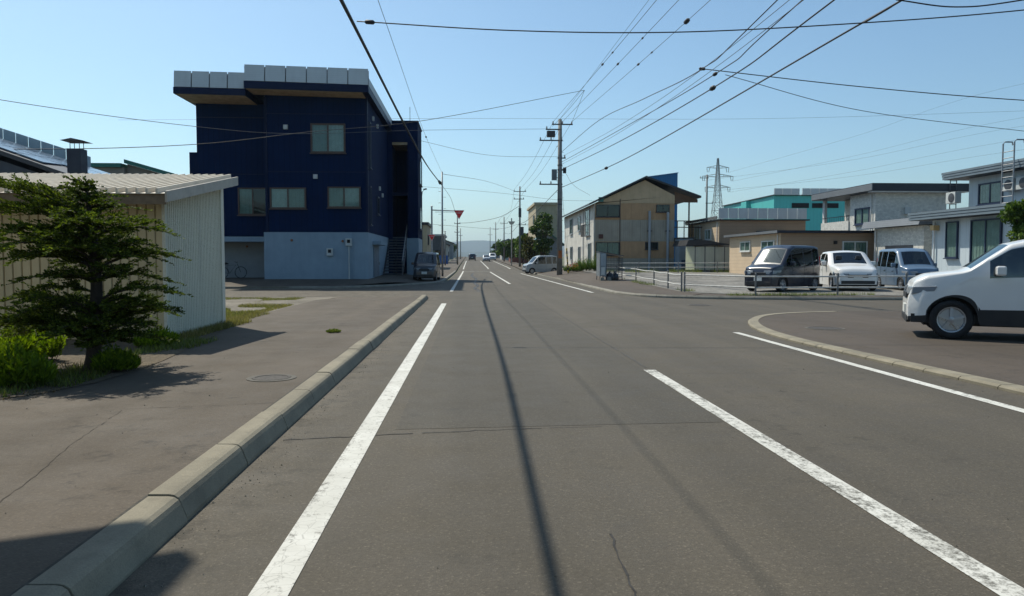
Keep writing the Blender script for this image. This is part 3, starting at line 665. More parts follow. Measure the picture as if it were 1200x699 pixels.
band(GX0, 12.85, 4.85, 5.05, TANB); band(12.86, GX1, 4.85, 6.25, TANB); band(GX0, GX1, 3.0, 4.84, GRC); band(12.86, GX1, 1.56, 2.99, TANB); band(GX0, 12.85, 1.56, 1.80, TANB); band(GX0, GX1, 0.42, 1.55, GRC)
B().prism([(GX0, GY0-0.004, 6.27), (GX1, GY0-0.004, 6.27), (GX1, GY0-0.004, 6.9), (14.98, GY0-0.004, 8.2), (GX0, GY0-0.004, 6.2)], (0, 0.03, 0)).build('gable_board', BEI, ga)
ROOFD = M('dark_metal_roof', (0.022, 0.023, 0.026), 0.5, 0.2, 3)
for (xa, za, xb, zb) in ((10.1, 6.05, 14.98, 8.40), (14.98, 8.40, 19.75, 6.72)):
    B().prism([(xa, GY0-0.45, za), (xb, GY0-0.45, zb), (xb, GY0-0.45, zb+0.16), (xa, GY0-0.45, za+0.16)], (0, GY1-GY0+0.9, 0)).build('roof', ROOFD, ga)
B().prism([(17.58, GY0+0.1, 6.35), (19.6, GY0+0.1, 6.35), (19.6, GY0+0.1, 6.62), (17.58, GY0+0.1, 7.28)], (0, 0.06, 0)).build('lean_to_board', M('brown_board', (0.15, 0.085, 0.05), 0.85), ga)
G_ = front(GY0-0.01)
window(ga, G_, 10.75, 12.78, 5.08, 6.12, M('dark_window_frame', (0.03, 0.03, 0.035), 0.5), 2, (0, 0), 0.05)
window(ga, G_, 10.75, 12.78, 1.80, 2.92, MATS['dark_window_frame'], 2, (2, 2), 0.05)
window(ga, G_, 15.96, 17.10, 5.50, 6.14, MATS['dark_window_frame'], 2, (0, 0), 0.05)
window(ga, G_, 15.02, 16.14, 2.30, 2.94, MATS['dark_window_frame'], 2, (0, 0), 0.05)
for x, zt in ((15.36, 5.6), (16.95, 5.5)):
    B().tube([(x, 63.85, 0.45), (x, 63.85, zt)], 0.11, 10).build('flue_pipe', M('flue_grey', (0.36, 0.38, 0.39), 0.5, 0.12), ga)
    B().box(x-0.2, x+0.2, 63.8, 63.99, 3.85, 3.93).build('pipe_bracket', DSTEEL, ga)
B().box(10.95, 11.35, 63.7, 63.98, 6.35, 6.75).build('outdoor_lamp', M('green_lamp', (0.04, 0.18, 0.16), 0.5), ga)
B().box(11.0, 11.35, 63.8, 63.98, 3.25, 3.6).build('vent_hood', M('brown_vent', (0.10, 0.04, 0.03), 0.7), ga)
B().tube([(12.83, 63.95, 0.5), (12.83, 63.95, 6.6)], 0.035).build('drain_pipe', M('drain_brown', (0.09, 0.07, 0.055), 0.6), ga)
B().tube([(10.60, 64.0, 0.5), (10.60, 64.0, 6.2)], 0.05).build('drain_pipe', LWALL, ga)
L_ = left(GX0-0.03)
for (y0, y1, z0, z1) in ((66.5, 68.6, 3.6, 6.0), (72.0, 73.5, 4.2, 5.6), (77.5, 79.5, 4.1, 5.7), (72, 73.2, 1.4, 2.7), (77.5, 79, 1.4, 2.8), (65.6, 67.0, 0.7, 2.9)): window(ga, L_, y0, y1, z0, z1, SILF, 2, (2, 2), 0.07)
bl = B()
for q in range(8): bl.tube([(10.15, 66.4+q*0.32, 3.55), (10.15, 66.4+q*0.32, 4.55)], 0.02, 4)
for z in (3.55, 4.55): bl.tube([(10.63, 66.4, z), (10.15, 66.4, z), (10.15, 68.7, z), (10.63, 68.7, z)], 0.025, 4)
bl.build('balcony_rail', DSTEEL, ga)
B().tube([(10.56, 70, 0.5), (10.56, 70, 6.1)], 0.05).build('drain_pipe', WHITEM, ga)
# rear stair deck with its post, under the long right eave
DW = M('dark_brown_wood', (0.055, 0.032, 0.025), 0.8, 0.2, 5)
B().tube([(18.88, 64.2, 0.5), (18.88, 64.2, 6.6)], 0.07, 8).build('deck_post', DW, ga)
B().box(17.58, 20.3, 64.4, 70, 3.05, 3.2).build('deck', DW, ga)
dr = B()
for z in (4.2, 4.75): dr.box(17.6, 20.3, 64.4, 64.46, z, z+0.07)
for x in (17.9, 18.5, 19.2, 20.25): dr.box(x, x+0.07, 64.4, 64.46, 3.2, 4.8)
dr.build('deck_rail', DW, ga)
ls = thing('store_hut', 'small pale blue metal hut against the end of the gabled house', 'hut', (18.2, 63.5, 0.45))
B().box(17.62, 18.8, 62.6, 64.0, 0.3, 3.2).build('wall', M('pale_blue_metal', (0.36, 0.44, 0.50), 0.5, 0.08, 2, streak=0.2), ls)
B().box(17.55, 18.9, 62.5, 64.1, 3.203, 3.30).build('roof', DSTEEL, ls)
B().box(17.8, 18.5, 62.57, 62.598, 0.45, 1.4).build('door', M('dull_blue', (0.08, 0.13, 0.2), 0.6), ls)
# translucent lean-to carport / sheet screen
cp = thing('sheet_screen', 'long screen of milky corrugated sheets with dark posts beyond the car park', 'fence', (19, 58, 0.45))
MILK = M('milky_sheet', (0.80, 0.82, 0.72), 0.45, 0.12, 1.5, streak=0.3)
_t = MILK.node_tree; _tr = _t.nodes.new('ShaderNodeBsdfTranslucent'); _tr.inputs[0].default_value = (0.85, 0.88, 0.74, 1); _ms = _t.nodes.new('ShaderNodeMixShader'); _ms.inputs[0].default_value = 0.55
_t.links.new(_t.nodes['Principled BSDF'].outputs[0], _ms.inputs[1]); _t.links.new(_tr.outputs[0], _ms.inputs[2]); _t.links.new(_ms.outputs[0], _t.nodes['Material Output'].inputs[0])
for i in range(10):
    x = 16.85+i*0.78; B().box(x, x+0.70, 58.0, 58.05, 0.62, 2.45-0.008*i).build('sheet_panel', MILK, cp); B().box(x+0.70, x+0.78, 58.01, 58.1, 0.45, 2.5-0.008*i).build('post', M('grey_post', (0.13, 0.14, 0.14), 0.6), cp)
B().prism([(16.8, 57.8, 2.52), (20.5, 57.8, 2.60), (18.3, 57.8, 2.95), (17.0, 57.8, 2.98)], (0, 4, 0)).build('roof', ROOFD, cp)
# blue-walled building behind the ridge
bw = thing('blue_building', 'tall building with bright blue metal wall showing above the gable roof', 'building', (25, 98, 0.3))
B().prism([(22.1, 95, 0.2), (26.42, 95, 0.2), (26.42, 95, 12.45), (22.1, 95, 11.85)], (0, 8, 0)).build('wall', siding('bright_blue_metal', (0.006, 0.12, 0.30), 0.3, 0.3), bw)
B().prism([(22.05, 94.9, 11.86), (26.5, 94.9, 12.465), (26.5, 94.9, 12.55), (22.05, 94.9, 11.94)], (0, 8.2, 0)).build('roof', M('blue_roof', (0.02, 0.12, 0.32), 0.5), bw)

# ================================================================== HOUSES ON THE RIGHT
BRN = siding('tan_siding_shaded', (0.34, 0.24, 0.16), 0.25, 0.3, 'h', 0.75, 0, 0.08, 0.1, 0.2); BRNL = siding('tan_siding_lit', (0.62, 0.48, 0.33), 0.25, 0.3, 'h', 0.75, 0, 0.08, 0.1, 0.2)  # one tan siding twice: shaded front and sunlit left face put into colour
GRF = siding('grey_fascia', (0.17, 0.18, 0.19), 0.12, 0.5, 'h', 0.5, 0.2, 0.08, 0.1, 0.4); NVF = M('black_navy_fascia', (0.012, 0.014, 0.025), 0.45, 0.2)
def boxhouse(name, label, x0, x1, y0, y1, z0, z1, wall, sidewall, roof_t, roofmat, over=0.4, cat='house'):
    h = thing(name, label, cat, ((x0+x1)/2, (y0+y1)/2, z0))
    B().box(x0, x1, y0, y1, z0-0.25, z1).build('wall', wall, h)
    if sidewall: B().box(x0-0.02, x0-0.002, y0+0.001, y1, z0-0.2, z1-0.01).build('lit_side', sidewall, h)  # thin sheet carrying the lighter, sunlit tone of the left wall
    r = B().box(x0-over, x1+over, y0-over, y1+over, z1+0.002, z1+roof_t).build('roof', roofmat, h)
    return h, r
hA, rA = boxhouse('bungalow', 'beige flat roofed house with grey parapet, behind the brown bungalow', 20.15, 27.3, 60, 68.6, 0.45, 4.6, BRN, BRNL, 0.10, NVF, 0.25)
for i in range(9): B().box(20.0+i*0.81, 20.77+i*0.81, 59.72, 59.80, 4.72, 5.58).build('parapet_panel', SNOWP, rA)
for i in range(10): B().box(19.88, 19.95, 59.9+i*0.9, 60.75+i*0.9, 4.72, 4.95).build('verge_panel', GRF, rA)
LA = left(20.13)
window(hA, LA, 64.9, 66.4, 3.1, 4.45, WHTF, 2, (2, 2), 0.08); window(hA, LA, 61.9, 63.4, 3.1, 4.0, WHTF, 2, (2, 1), 0.08)
B().box(23.2, 25.6, 59.7, 59.98, 3.6, 3.75).build('plant_shelf', DSTEEL, hA)
hB, rB = boxhouse('bungalow', 'low brown bungalow with thin black flat roof behind the parked cars', 19.36, 26.0, 46, 55.2, 0.35, 3.08, BRN, BRNL, 0.16, NVF, 0.35)
B().box(18.98, 19.005, 45.66, 55.5, 3.08, 3.245).build('verge_board', GRF, rB)
LB = left(19.34)
window(hB, LB, 50.9, 52.8, 2.0, 2.7, WHTF, 2, (2, 1), 0.07); window(hB, LB, 46.8, 48.9, 1.6, 2.65, WHTF, 2, (2, 2), 0.07)
window(hB, front(46), 23.3, 24.9, 1.5, 2.58, WHTF, 2, (2, 2), 0.07); B().box(22.75, 22.95, 45.9, 45.995, 2.4, 2.6).build('vent_hood', BLK, hB)
# turquoise hall
tq = thing('hall', 'turquoise metal hall with grey roof panels behind the beige houses', 'building', (40, 95, 0.3))
TQ = siding('turquoise_metal', (0.09, 0.50, 0.47), 0.4, 0.3, 'v', 0.5, 0, 0.06, 0.1, 0.15)
B().box(34.9, 44.5, 85, 102.3, 0.1, 8.8).build('wall', TQ, tq)
B().box(34.7, 37.8, 84.7, 102.5, 8.803, 8.9).build('roof', DSTEEL, tq); rt = B().box(38.0, 44.7, 84.7, 102.5, 8.803, 8.9).build('roof', DSTEEL, tq)
for i in range(3): B().box(34.8+i*1.0, 35.76+i*1.0, 84.7, 84.8, 8.92, 9.6).build('parapet_panel', SNOWP, tq)
for i in range(6): B().box(38.1+i*1.0, 39.06+i*1.0, 84.7, 84.8, 8.92, 9.62).build('parapet_panel', SNOWP, tq)
B().box(34.4, 34.9, 92.4, 94.2, 0.1, 8.7).build('side_bay', TQ, tq)
for x0, x1 in ((37.0, 39.0), (39.4, 42.5)): B().box(x0, x1, 84.93, 84.995, 7.4, 7.95).build('window', DARK, tq)
# white tiled house
def tile(name, a, b_, m_):
    m, t, p = nodes(name); v = pos(t); g_ = t.nodes.new('ShaderNodeNewGeometry'); s = t.nodes.new('ShaderNodeSeparateXYZ'); t.links.new(g_.outputs['Position'], s.inputs[0])
    cb_ = t.nodes.new('ShaderNodeCombineXYZ'); t.links.new(math_(t, 'ADD', s.outputs[0], s.outputs[1]), cb_.inputs[0]); t.links.new(s.outputs[2], cb_.inputs[1])
    br = N(t, 'ShaderNodeTexBrick', Scale=3.2); br.inputs['Color1'].default_value = (*a, 1); br.inputs['Color2'].default_value = (*b_, 1); br.inputs['Mortar'].default_value = (*m_, 1); br.inputs['Mortar Size'].default_value = 0.02
    t.links.new(cb_.outputs[0], br.inputs[0]); col = mix(t, 0.5, br.outputs[0], mix(t, 1.0, br.outputs[0], ramp(t, noise(t, v, 5, 4), [(0.3, 0.75), (0.7, 1.25)]), 'MULTIPLY'))
    t.links.new(col, p.inputs['Base Color']); p.inputs['Roughness'].default_value = 0.85; bump(t, p, br.outputs['Fac'], 0.3, 0.01); return m
TILE = tile('white_stone_tile', (0.74, 0.72, 0.65), (0.58, 0.57, 0.52), (0.40, 0.40, 0.37))
wh = thing('house', 'white stone tiled two storey house with flat dark eaves and corner balcony', 'house', (29, 51, 0.4))
B().box(26.5, 31.3, 48, 51.3, 0.2, 5.85).build('wall', TILE, wh); B().box(28.2, 31.3, 51.301, 55.4, 0.2, 5.85).build('wall', TILE, wh)
B().box(26.5, 28.19, 51.301, 55.4, 0.2, 3.5).build('wall', TILE, wh); B().box(26.5, 26.7, 55.1, 55.4, 3.502, 5.85).build('balcony_post', WHITEM, wh)
B().box(26.42, 26.6, 51.35, 55.45, 3.3, 4.15).build('balcony_front', TILE, wh)
bt = B()
for i in range(14): bt.tube([(26.5, 51.5+i*0.28, 4.15), (26.5, 51.5+i*0.28, 4.5)], 0.012, 4)
bt.tube([(26.5, 51.4, 4.5), (26.5, 55.4, 4.5)], 0.025, 5); bt.build('balcony_rail', DSTEEL, wh)
B().box(28.14, 28.195, 52.2, 53.6, 3.52, 5.5).build('balcony_door', DARK, wh)
rw_ = B().box(25.9, 32.6, 47.3, 55.9, 5.86, 6.36).build('roof', NVF, wh)
B().box(25.84, 25.898, 47.3, 55.9, 5.90, 6.30).build('verge_board', GRF, rw_); B().box(25.95, 32.4, 47.35, 47.98, 5.80, 5.858).build('soffit', WHITEM, rw_)
window(wh, left(26.5), 48.6, 50.5, 3.8, 4.92, NAVF, 2, (1, 1), 0.10)
we = B().box(24.92, 28.4, 40.1, 45.2, 0.2, 3.32).build('porch_wing', TILE, wh)
rg = B().prism([(24.4, 39.8, 3.34), (28.6, 39.8, 3.5), (28.6, 39.8, 4.05), (24.55, 39.8, 3.75)], (0, 6.0, 0)).build('wing_roof', GRF, wh)
B().obox(left(24.92), 41.1, 43.9, 0.5, 2.25, 0, 0.03).build('shutter', M('dark_shutter', (0.03, 0.035, 0.045), 0.5), wh)
def ladder(name, parent, x, y, z0, z1, mat, w_=0.42):
    b = B()
    for s in (0, w_): b.tube([(x+s, y, z0), (x+s, y, z1), (x+s+0.04, y+0.1, z1+0.12), (x+s+0.1, y+0.28, z1+0.12), (x+s+0.12, y+0.34, z1)], 0.03, 5)
    z = z0+0.2
    while z < z1: b.tube([(x, y, z), (x+w_, y, z)], 0.018, 4); z += 0.3
    return b.build(name, mat, parent)
ladder('roof_ladder', wh, 31.0, 47.2, 4.2, 6.9, DSTEEL)
# blue-grey house
BG = siding('blue_grey_siding', (0.52, 0.59, 0.62), 0.45, 0.25, 'v', 0.7, 0, 0.06, 0.1, 0.12)
bh = thing('house', 'pale blue grey house with layered dark eaves at the right edge', 'house', (29, 33, 0.3))
B().box(23.62, 33, 28, 37.3, 0.1, 3.42).build('wall', BG, bh); B().box(26.52, 33, 28, 38.8, 3.9, 5.72).build('upper_wall', BG, bh)
for (x0, y0, y1, zb, nm) in ((22.95, 27.3, 38.3, 3.43, 'roof'), (25.75, 27.3, 39.9, 5.73, 'upper_roof')):
    r = B().box(x0+0.06, 33.5, y0+0.06, y1-0.06, zb, zb+0.42).build(nm, NVF, bh)
    for i in range(3): B().box(x0-0.02*i, x0+0.055, y0-0.02*i, y1+0.02*i, zb+0.02+i*0.135, zb+0.135+i*0.135).build('fascia_board', M('slate_fascia', (0.15, 0.19, 0.22), 0.5, 0.1), r); B().box(x0+0.056, 33.4, y0-0.02*i, y0+0.055, zb+0.02+i*0.135, zb+0.135+i*0.135).build('fascia_board', MATS['slate_fascia'], r)
LG = left(23.62); window(bh, LG, 35.2, 36.1, 1.5, 3.28, NAVF, 1, (1,), 0.06); window(bh, LG, 32.2, 34.25, 1.0, 3.28, NAVF, 2, (1, 1), 0.07); window(bh, LG, 28.9, 30.9, 1.4, 3.2, NAVF, 2, (1, 1), 0.07)
window(bh, left(26.52), 36.2, 37.95, 4.25, 5.35, NAVF, 2, (1, 1), 0.08)
B().box(23.3, 23.6, 36.7, 37.0, 2.9, 3.15).build('wall_lamp', M('amber_lamp', (0.5, 0.35, 0.16), 0.5), bh)
def aircon(parent, x, y, z):
    a = B().box(x, x+0.35, y, y+0.8, z, z+0.6).build('air_conditioner', PALEB, parent, bevel=0.02); B().lathe((x, y+0.32, z+0.3), (-1,0,0), [(0.25, 0.001), (0.25, 0.02), (0.05, 0.03)], 14).build('fan_grille', DSTEEL, a)
aircon(bh, 25.9, 39.0, 4.45); aircon(bh, 26.1, 35.0, 4.75); aircon(bh, 26.1, 34.0, 4.75)
b = B()
for s in (0, 0.75): b.tube([(25.3, 33.9+s, 3.9), (25.3, 33.9+s, 6.9), (25.4, 33.9+s, 7.0), (25.75, 33.9+s, 7.0), (25.78, 33.9+s, 6.85)], 0.035, 6)
z = 4.1
while z < 6.6: b.tube([(25.3, 33.9, z), (25.3, 34.65, z)], 0.02, 4); z += 0.3
b.build('roof_ladder', STEEL, bh)

for par, pts in ((wh, [(26.40, 48.4, 5.7), (26.40, 48.4, 0.4)]), (hB, [(19.28, 46.3, 3.0), (19.28, 46.3, 0.4)]), (hA, [(20.07, 60.3, 4.5), (20.07, 60.3, 0.5)]), (bh, [(23.54, 37.0, 3.3), (23.54, 37.0, 0.3)]), (wh, [(24.84, 44.9, 3.2), (24.84, 44.9, 0.4)])):
    B().tube(pts, 0.04, 6).build('down_pipe', WHITEM, par)
for par, x, y, z in ((hB, 21.2, 45.9, 1.2), (bh, 23.5, 31.6, 1.1), (wh, 28.6, 47.9, 4.4)): B().box(x-0.2, x+0.2, y-0.1, y+0.095, z, z+0.45).build('meter_box', PALEB, par)
# ================================================================== HOUSES BACK LEFT
so = thing('house', 'dark grey house with glossy solar panel roof behind the shed', 'house', (-17, 28, 0.12))
DG = M('slate_grey_wall', (0.06, 0.075, 0.10), 0.7, 0.15); PANELM = M('solar_glass', (0.10, 0.13, 0.17), 0.18, 0.15, 2, metal=0.2)
B().prism([(-20, 24.4, 0.1), (-12.5, 24.4, 0.1), (-12.5, 24.4, 3.8), (-20, 24.4, 6.3)], (0, 6, 0)).build('wall', DG, so)
rs = B().hexa([(-20.3, 24.0, 6.72), (-11.7, 24.0, 3.68), (-13.0, 30.5, 4.25), (-21.5, 30.5, 7.0), (-20.3, 24.0, 6.86), (-11.7, 24.0, 3.82), (-13.0, 30.5, 4.40), (-21.5, 30.5, 7.15)]).build('roof', M('dark_slate_roof', (0.035, 0.035, 0.04), 0.5), so)
def rpt(u, v): # point on the roof surface
    a = Vector((-20.3, 24.0, 6.86)).lerp(Vector((-11.7, 24.0, 3.82)), u); c_ = Vector((-21.5, 30.5, 7.15)).lerp(Vector((-13.0, 30.5, 4.40)), u); return a.lerp(c_, v)
for i in range(9):
    for j in range(3):
        u0, u1, v0, v1 = 0.03+i*0.10, 0.125+i*0.10, 0.06+j*0.29, 0.335+j*0.29
        if i == 8 and j == 0: continue
        up = Vector((0,0,0.03)); dn = Vector((0,0,0.07))
        B().hexa([rpt(u0,v0)+up, rpt(u1,v0)+up, rpt(u1,v1)+up, rpt(u0,v1)+up, rpt(u0,v0)+dn, rpt(u1,v0)+dn, rpt(u1,v1)+dn, rpt(u0,v1)+dn]).build('solar_panel', PANELM, rs)
for i in range(9):
    p = rpt(0.30+i*0.055, 0.97); q = rpt(0.35+i*0.055, 0.97); B().hexa([p, q, q+Vector((0,0.05,0)), p+Vector((0,0.05,0)), p+Vector((0,0,0.45)), q+Vector((0,0,0.45)), q+Vector((0,0.05,0.45)), p+Vector((0,0.05,0.45))]).build('snow_guard', M('guard_glass', (0.35, 0.42, 0.44), 0.3, 0.1), rs)
ch = B().box(-12.45, -12.03, 24.15, 24.55, 3.7, 4.85).build('chimney', M('navy_chimney', (0.012, 0.017, 0.035), 0.5), so)
cc = B()
for x, y_ in ((-12.38, 24.22), (-12.10, 24.22), (-12.38, 24.48), (-12.10, 24.48)): cc.tube([(x, y_, 4.85), (x, y_, 5.08)], 0.012, 4)
cc.prism([(-12.58, 24.0, 5.08), (-11.9, 24.0, 5.08), (-12.24, 24.0, 5.15)], (0, 0.7, 0)); cc.build('chimney_cap', DSTEEL, ch)
gt = thing('house', 'tan house with stepped green roof trim between the shed and the navy block', 'house', (-20, 48, 0.2))
GTW = M('tan_grey_wall', (0.22, 0.20, 0.165), 0.8, 0.1); GTG = M('green_trim', (0.012, 0.13, 0.10), 0.5, 0.1)
B().box(-28, -20.0, 45, 52, 0.1, 6.75).build('wall', GTW, gt); B().prism([(-19.99, 45.4, 0.1), (-15.0, 45.4, 0.1), (-15.0, 45.4, 5.6), (-19.99, 45.4, 7.0)], (0, 7, 0)).build('wall', GTW, gt)
B().box(-28.2, -20.1, 44.8, 52.2, 6.753, 6.98).build('roof', GTG, gt); B().prism([(-20.05, 45.1, 7.02), (-14.8, 45.1, 5.55), (-14.8, 45.1, 5.75), (-20.05, 45.1, 7.25)], (0, 7.4, 0)).build('roof', GTG, gt)

# ================================================================== HOUSES FURTHER DOWN THE STREET
def villa(name, label, x0, x1, y0, y1, h, wall, roof, gable, wins, cat='house', over=0.5):
    z0 = zr(y0)+0.1; t = thing(name, label, cat, ((x0+x1)/2, (y0+y1)/2, z0)); xm = (x0+x1)/2
    if gable:
        B().prism([(x0, y0, z0-0.4), (x1, y0, z0-0.4), (x1, y0, z0+h), (xm, y0, z0+h+gable), (x0, y0, z0+h)], (0, y1-y0, 0)).build('wall', wall, t)
        for (xa, xb) in ((x0-over, xm), (x1+over, xm)):
            za = z0+h-gable*over/(xm-x0); B().prism([(xa, y0-over, za), (xb, y0-over, z0+h+gable), (xb, y0-over, z0+h+gable+0.18), (xa, y0-over, za+0.18)], (0, y1-y0+2*over, 0)).build('roof', roof, t)
    else:
        B().box(x0, x1, y0, y1, z0-0.4, z0+h).build('wall', wall, t); B().box(x0-over*0.5, x1+over*0.5, y0-over*0.5, y1+over*0.5, z0+h+0.002, z0+h+0.35).build('roof', roof, t)
    side = right(x1) if x1 < 0 else left(x0)
    for (k, a, c_, za, zb) in wins:
        window(t, front(y0) if k == 'f' else side, a, c_, z0+za, z0+zb, MATS['dark_window_frame'], 2, (2, 0), 0.07)
    return t
W1 = M('off_white_wall', (0.42, 0.41, 0.37), 0.8, 0.1, streak=0.2); W2 = M('cream_wall', (0.42, 0.35, 0.23), 0.8, 0.1, streak=0.2); W3 = M('dark_grey_wall', (0.07, 0.075, 0.085), 0.7, 0.1); W4 = M('red_brick_wall', (0.20, 0.06, 0.04), 0.8, 0.15); W5 = M('mid_grey_wall', (0.20, 0.21, 0.22), 0.8, 0.1)
GRNR = M('green_metal_roof', (0.02, 0.10, 0.085), 0.5, 0.15); BLKR = M('black_metal_roof', (0.02, 0.02, 0.024), 0.5, 0.2); BLUR = M('blue_metal_roof', (0.03, 0.10, 0.22), 0.5, 0.15)
villa('house', 'cream house behind the stop sign post on the left side', -14, -5.6, 98, 108, 5.7, W2, BLKR, 0, [('s', 100, 102, 3.2, 4.5), ('f', -7.8, -6.2, 3.2, 4.5)])
villa('house', 'grey house beyond the navy block beside the parked white car', -14, -5.9, 72, 84, 5.2, W5, BLKR, 0, [('f', -7.8, -6.4, 3.2, 4.4), ('s', 75, 77, 3.0, 4.4)])
villa('house', 'dark grey flat roofed house far along the left side', -15, -4.9, 140, 152, 5.0, W3, M('pale_roof', (0.3, 0.32, 0.33), 0.5), 0, [('s', 142, 145, 1.2, 2.6), ('f', -7.5, -5.5, 1.0, 2.4)])
villa('house', 'white walled house far left with dark roof past the grey one', -14, -5.0, 170, 182, 3.6, W1, BLKR, 1.2, [('f', -8, -6, 1.0, 2.2), ('s', 173, 176, 1.0, 2.2)])
villa('house', 'small grey house at the far left end of the street', -13, -5.0, 215, 228, 4.5, W5, BLKR, 1.5, [('f', -8, -6, 2.5, 3.8)])
villa('house', 'blue roofed house far left near the vanishing point', -13, -5.2, 270, 284, 4.6, W1, BLUR, 1.4, [('f', -8, -6, 2.5, 3.8)])
villa('apartment_block', 'cream three storey flat roofed block rising behind the trees on the right', 9.6, 12.9, 110, 124, 9.0, W2, W2, 0, [('f', 10.2, 11.8, 6.4, 7.6), ('s', 112, 114, 6.4, 7.6), ('f', 10.2, 11.8, 3.4, 4.6)], 'building')
villa('house', 'small house with green gable roof among the right hand trees', 8.6, 12.6, 104, 109, 3.4, W5, GRNR, 1.5, [('f', 9.4, 10.8, 1.2, 2.4)])
villa('house', 'red brick house with black gable roof far right', 8.2, 16, 150, 160, 4.0, W4, BLKR, 2.0, [('f', 9, 11, 1.0, 2.4), ('s', 152, 154, 1, 2.4)])
villa('house', 'white house far right beyond the red brick one', 8.2, 17, 195, 208, 4.2, W1, BLKR, 1.4, [('f', 9, 11, 1, 2.4)])
villa('house', 'grey gabled house at the far right end of the street', 8.4, 17, 250, 262, 4.6, W5, BLUR, 1.6, [('f', 9.5, 11.5, 2.6, 3.8)])
bs = thing('site_screen', 'blue sheet screen on posts by the far left kerb', 'fence', (-4, 128, zr(128)))
for i in range(3): B().box(-5.6+i*0.62, -5.02+i*0.62, 128, 128.06, zr(128)+0.15, zr(128)+1.6).build('sheet_panel', M('blue_sheet', (0.01, 0.09, 0.33), 0.6), bs)
for i in range(4): B().tube([(-5.62+i*0.62, 128.1, zr(128)), (-5.62+i*0.62, 128.1, zr(128)+1.7)], 0.03).build('post', STEEL, bs)

# ================================================================== VEGETATION
def leafcloud(b, c, r, n_, size, rnd, flat=1.0, squash=0.45):
    c = Vector(c)
    for _ in range(n_):
        d = Vector((rnd.gauss(0,1), rnd.gauss(0,1), rnd.gauss(0,1))).normalized()*(rnd.random()**squash)
        p = c+Vector((d.x*r[0], d.y*r[1], d.z*r[2]))
        u = Vector((rnd.gauss(0,1), rnd.gauss(0,1), rnd.gauss(0,1)*flat)).normalized(); v = u.orthogonal().normalized(); v.rotate(Matrix.Rotation(rnd.random()*6.28, 3, u))
        s = size*rnd.uniform(0.6, 1.3); 
        b.quad(p-u*s, p+v*s*0.45, p+u*s, p-v*s*0.45)
def tree(name, label, x, y, h, rx, n_=2600, size=0.16, mat=None, seed=1, trunk=0.3, z0=None, cat='tree', group=None, lobes=18):
    rnd = random.Random(seed); z0 = (zr(y)+0.05) if z0 is None else z0
    t = thing(name, label, cat, (x, y, z0), 0, group)
    tb = B(); top = z0+h*0.85
    tb.tube([(x, y, z0-0.1), (x+rnd.uniform(-.1,.1), y, z0+h*trunk), (x+rnd.uniform(-.2,.2), y, top)], [0.05*h*0.5, 0.035*h*0.5, 0.02], 7)
    b = B()
    for i in range(lobes):
        a = rnd.random()*6.28; rr = rx*rnd.uniform(0.1, 0.72); zc = z0+h*rnd.uniform(trunk+0.12, 0.86); sh = (1-abs((zc-z0)/h-0.55)*0.9)
        c = (x+math.cos(a)*rr*sh, y+math.sin(a)*rr*sh, zc); r = rx*rnd.uniform(0.30, 0.62)*sh
        tb.tube([(x, y, z0+h*trunk*rnd.uniform(0.8, 1.4)), ((x+c[0])/2, (y+c[1])/2, (z0+h*trunk+c[2])/2+0.1), c], [0.03*h*0.4, 0.02*h*0.4, 0.01], 5)
        leafcloud(b, c, (r, r, r*0.8), n_//lobes, size, rnd)
    tb.build('trunk', BARK, t, smooth=True); b.build('crown', mat or LEAF, t, fast=True); return t
# spruce beside the footway: layered, lopsided crown
sp = thing('spruce_tree', 'dark green layered spruce tree in front of the cream shed', 'tree', (-4.32, 8.75, 0.14))
rnd = random.Random(11); tb = B(); nb = B(); TX, TY = -4.32, 8.75
def trunkp(z): return Vector((TX+0.10*math.sin(z*1.1)-0.02*z, TY+0.05*math.sin(z*1.7), z))
tb.tube([trunkp(z) for z in (0.05, 0.3, 0.7, 1.1, 1.5, 1.85, 2.08, 2.24)], [0.11, 0.085, 0.075, 0.065, 0.055, 0.04, 0.022, 0.008], 8)
def sprig(p, d, L, rnd):
    """one needle-covered twig: short crossed blades set along it"""
    k = max(2, int(L/0.022)); d = d.normalized()
    for i in range(k):
        q = p+d*(L*i/k)+Vector((0,0,-0.10*L*(i/k)**2)); s = d.cross(Vector((0,0,1))).normalized()
        for sg in (-1, 1):
            n_ = (d*0.75+s*sg*rnd.uniform(0.5, 1.0)+Vector((0,0,rnd.uniform(-0.2, 0.75)))).normalized()
            l = rnd.uniform(0.024, 0.050); w_ = n_.cross(Vector((rnd.gauss(0,1), rnd.gauss(0,1), rnd.gauss(0,1)))).normalized()*rnd.uniform(0.007, 0.013)
            nb.quad(q, q+n_*l*0.5+w_, q+n_*l, q+n_*l*0.5-w_)
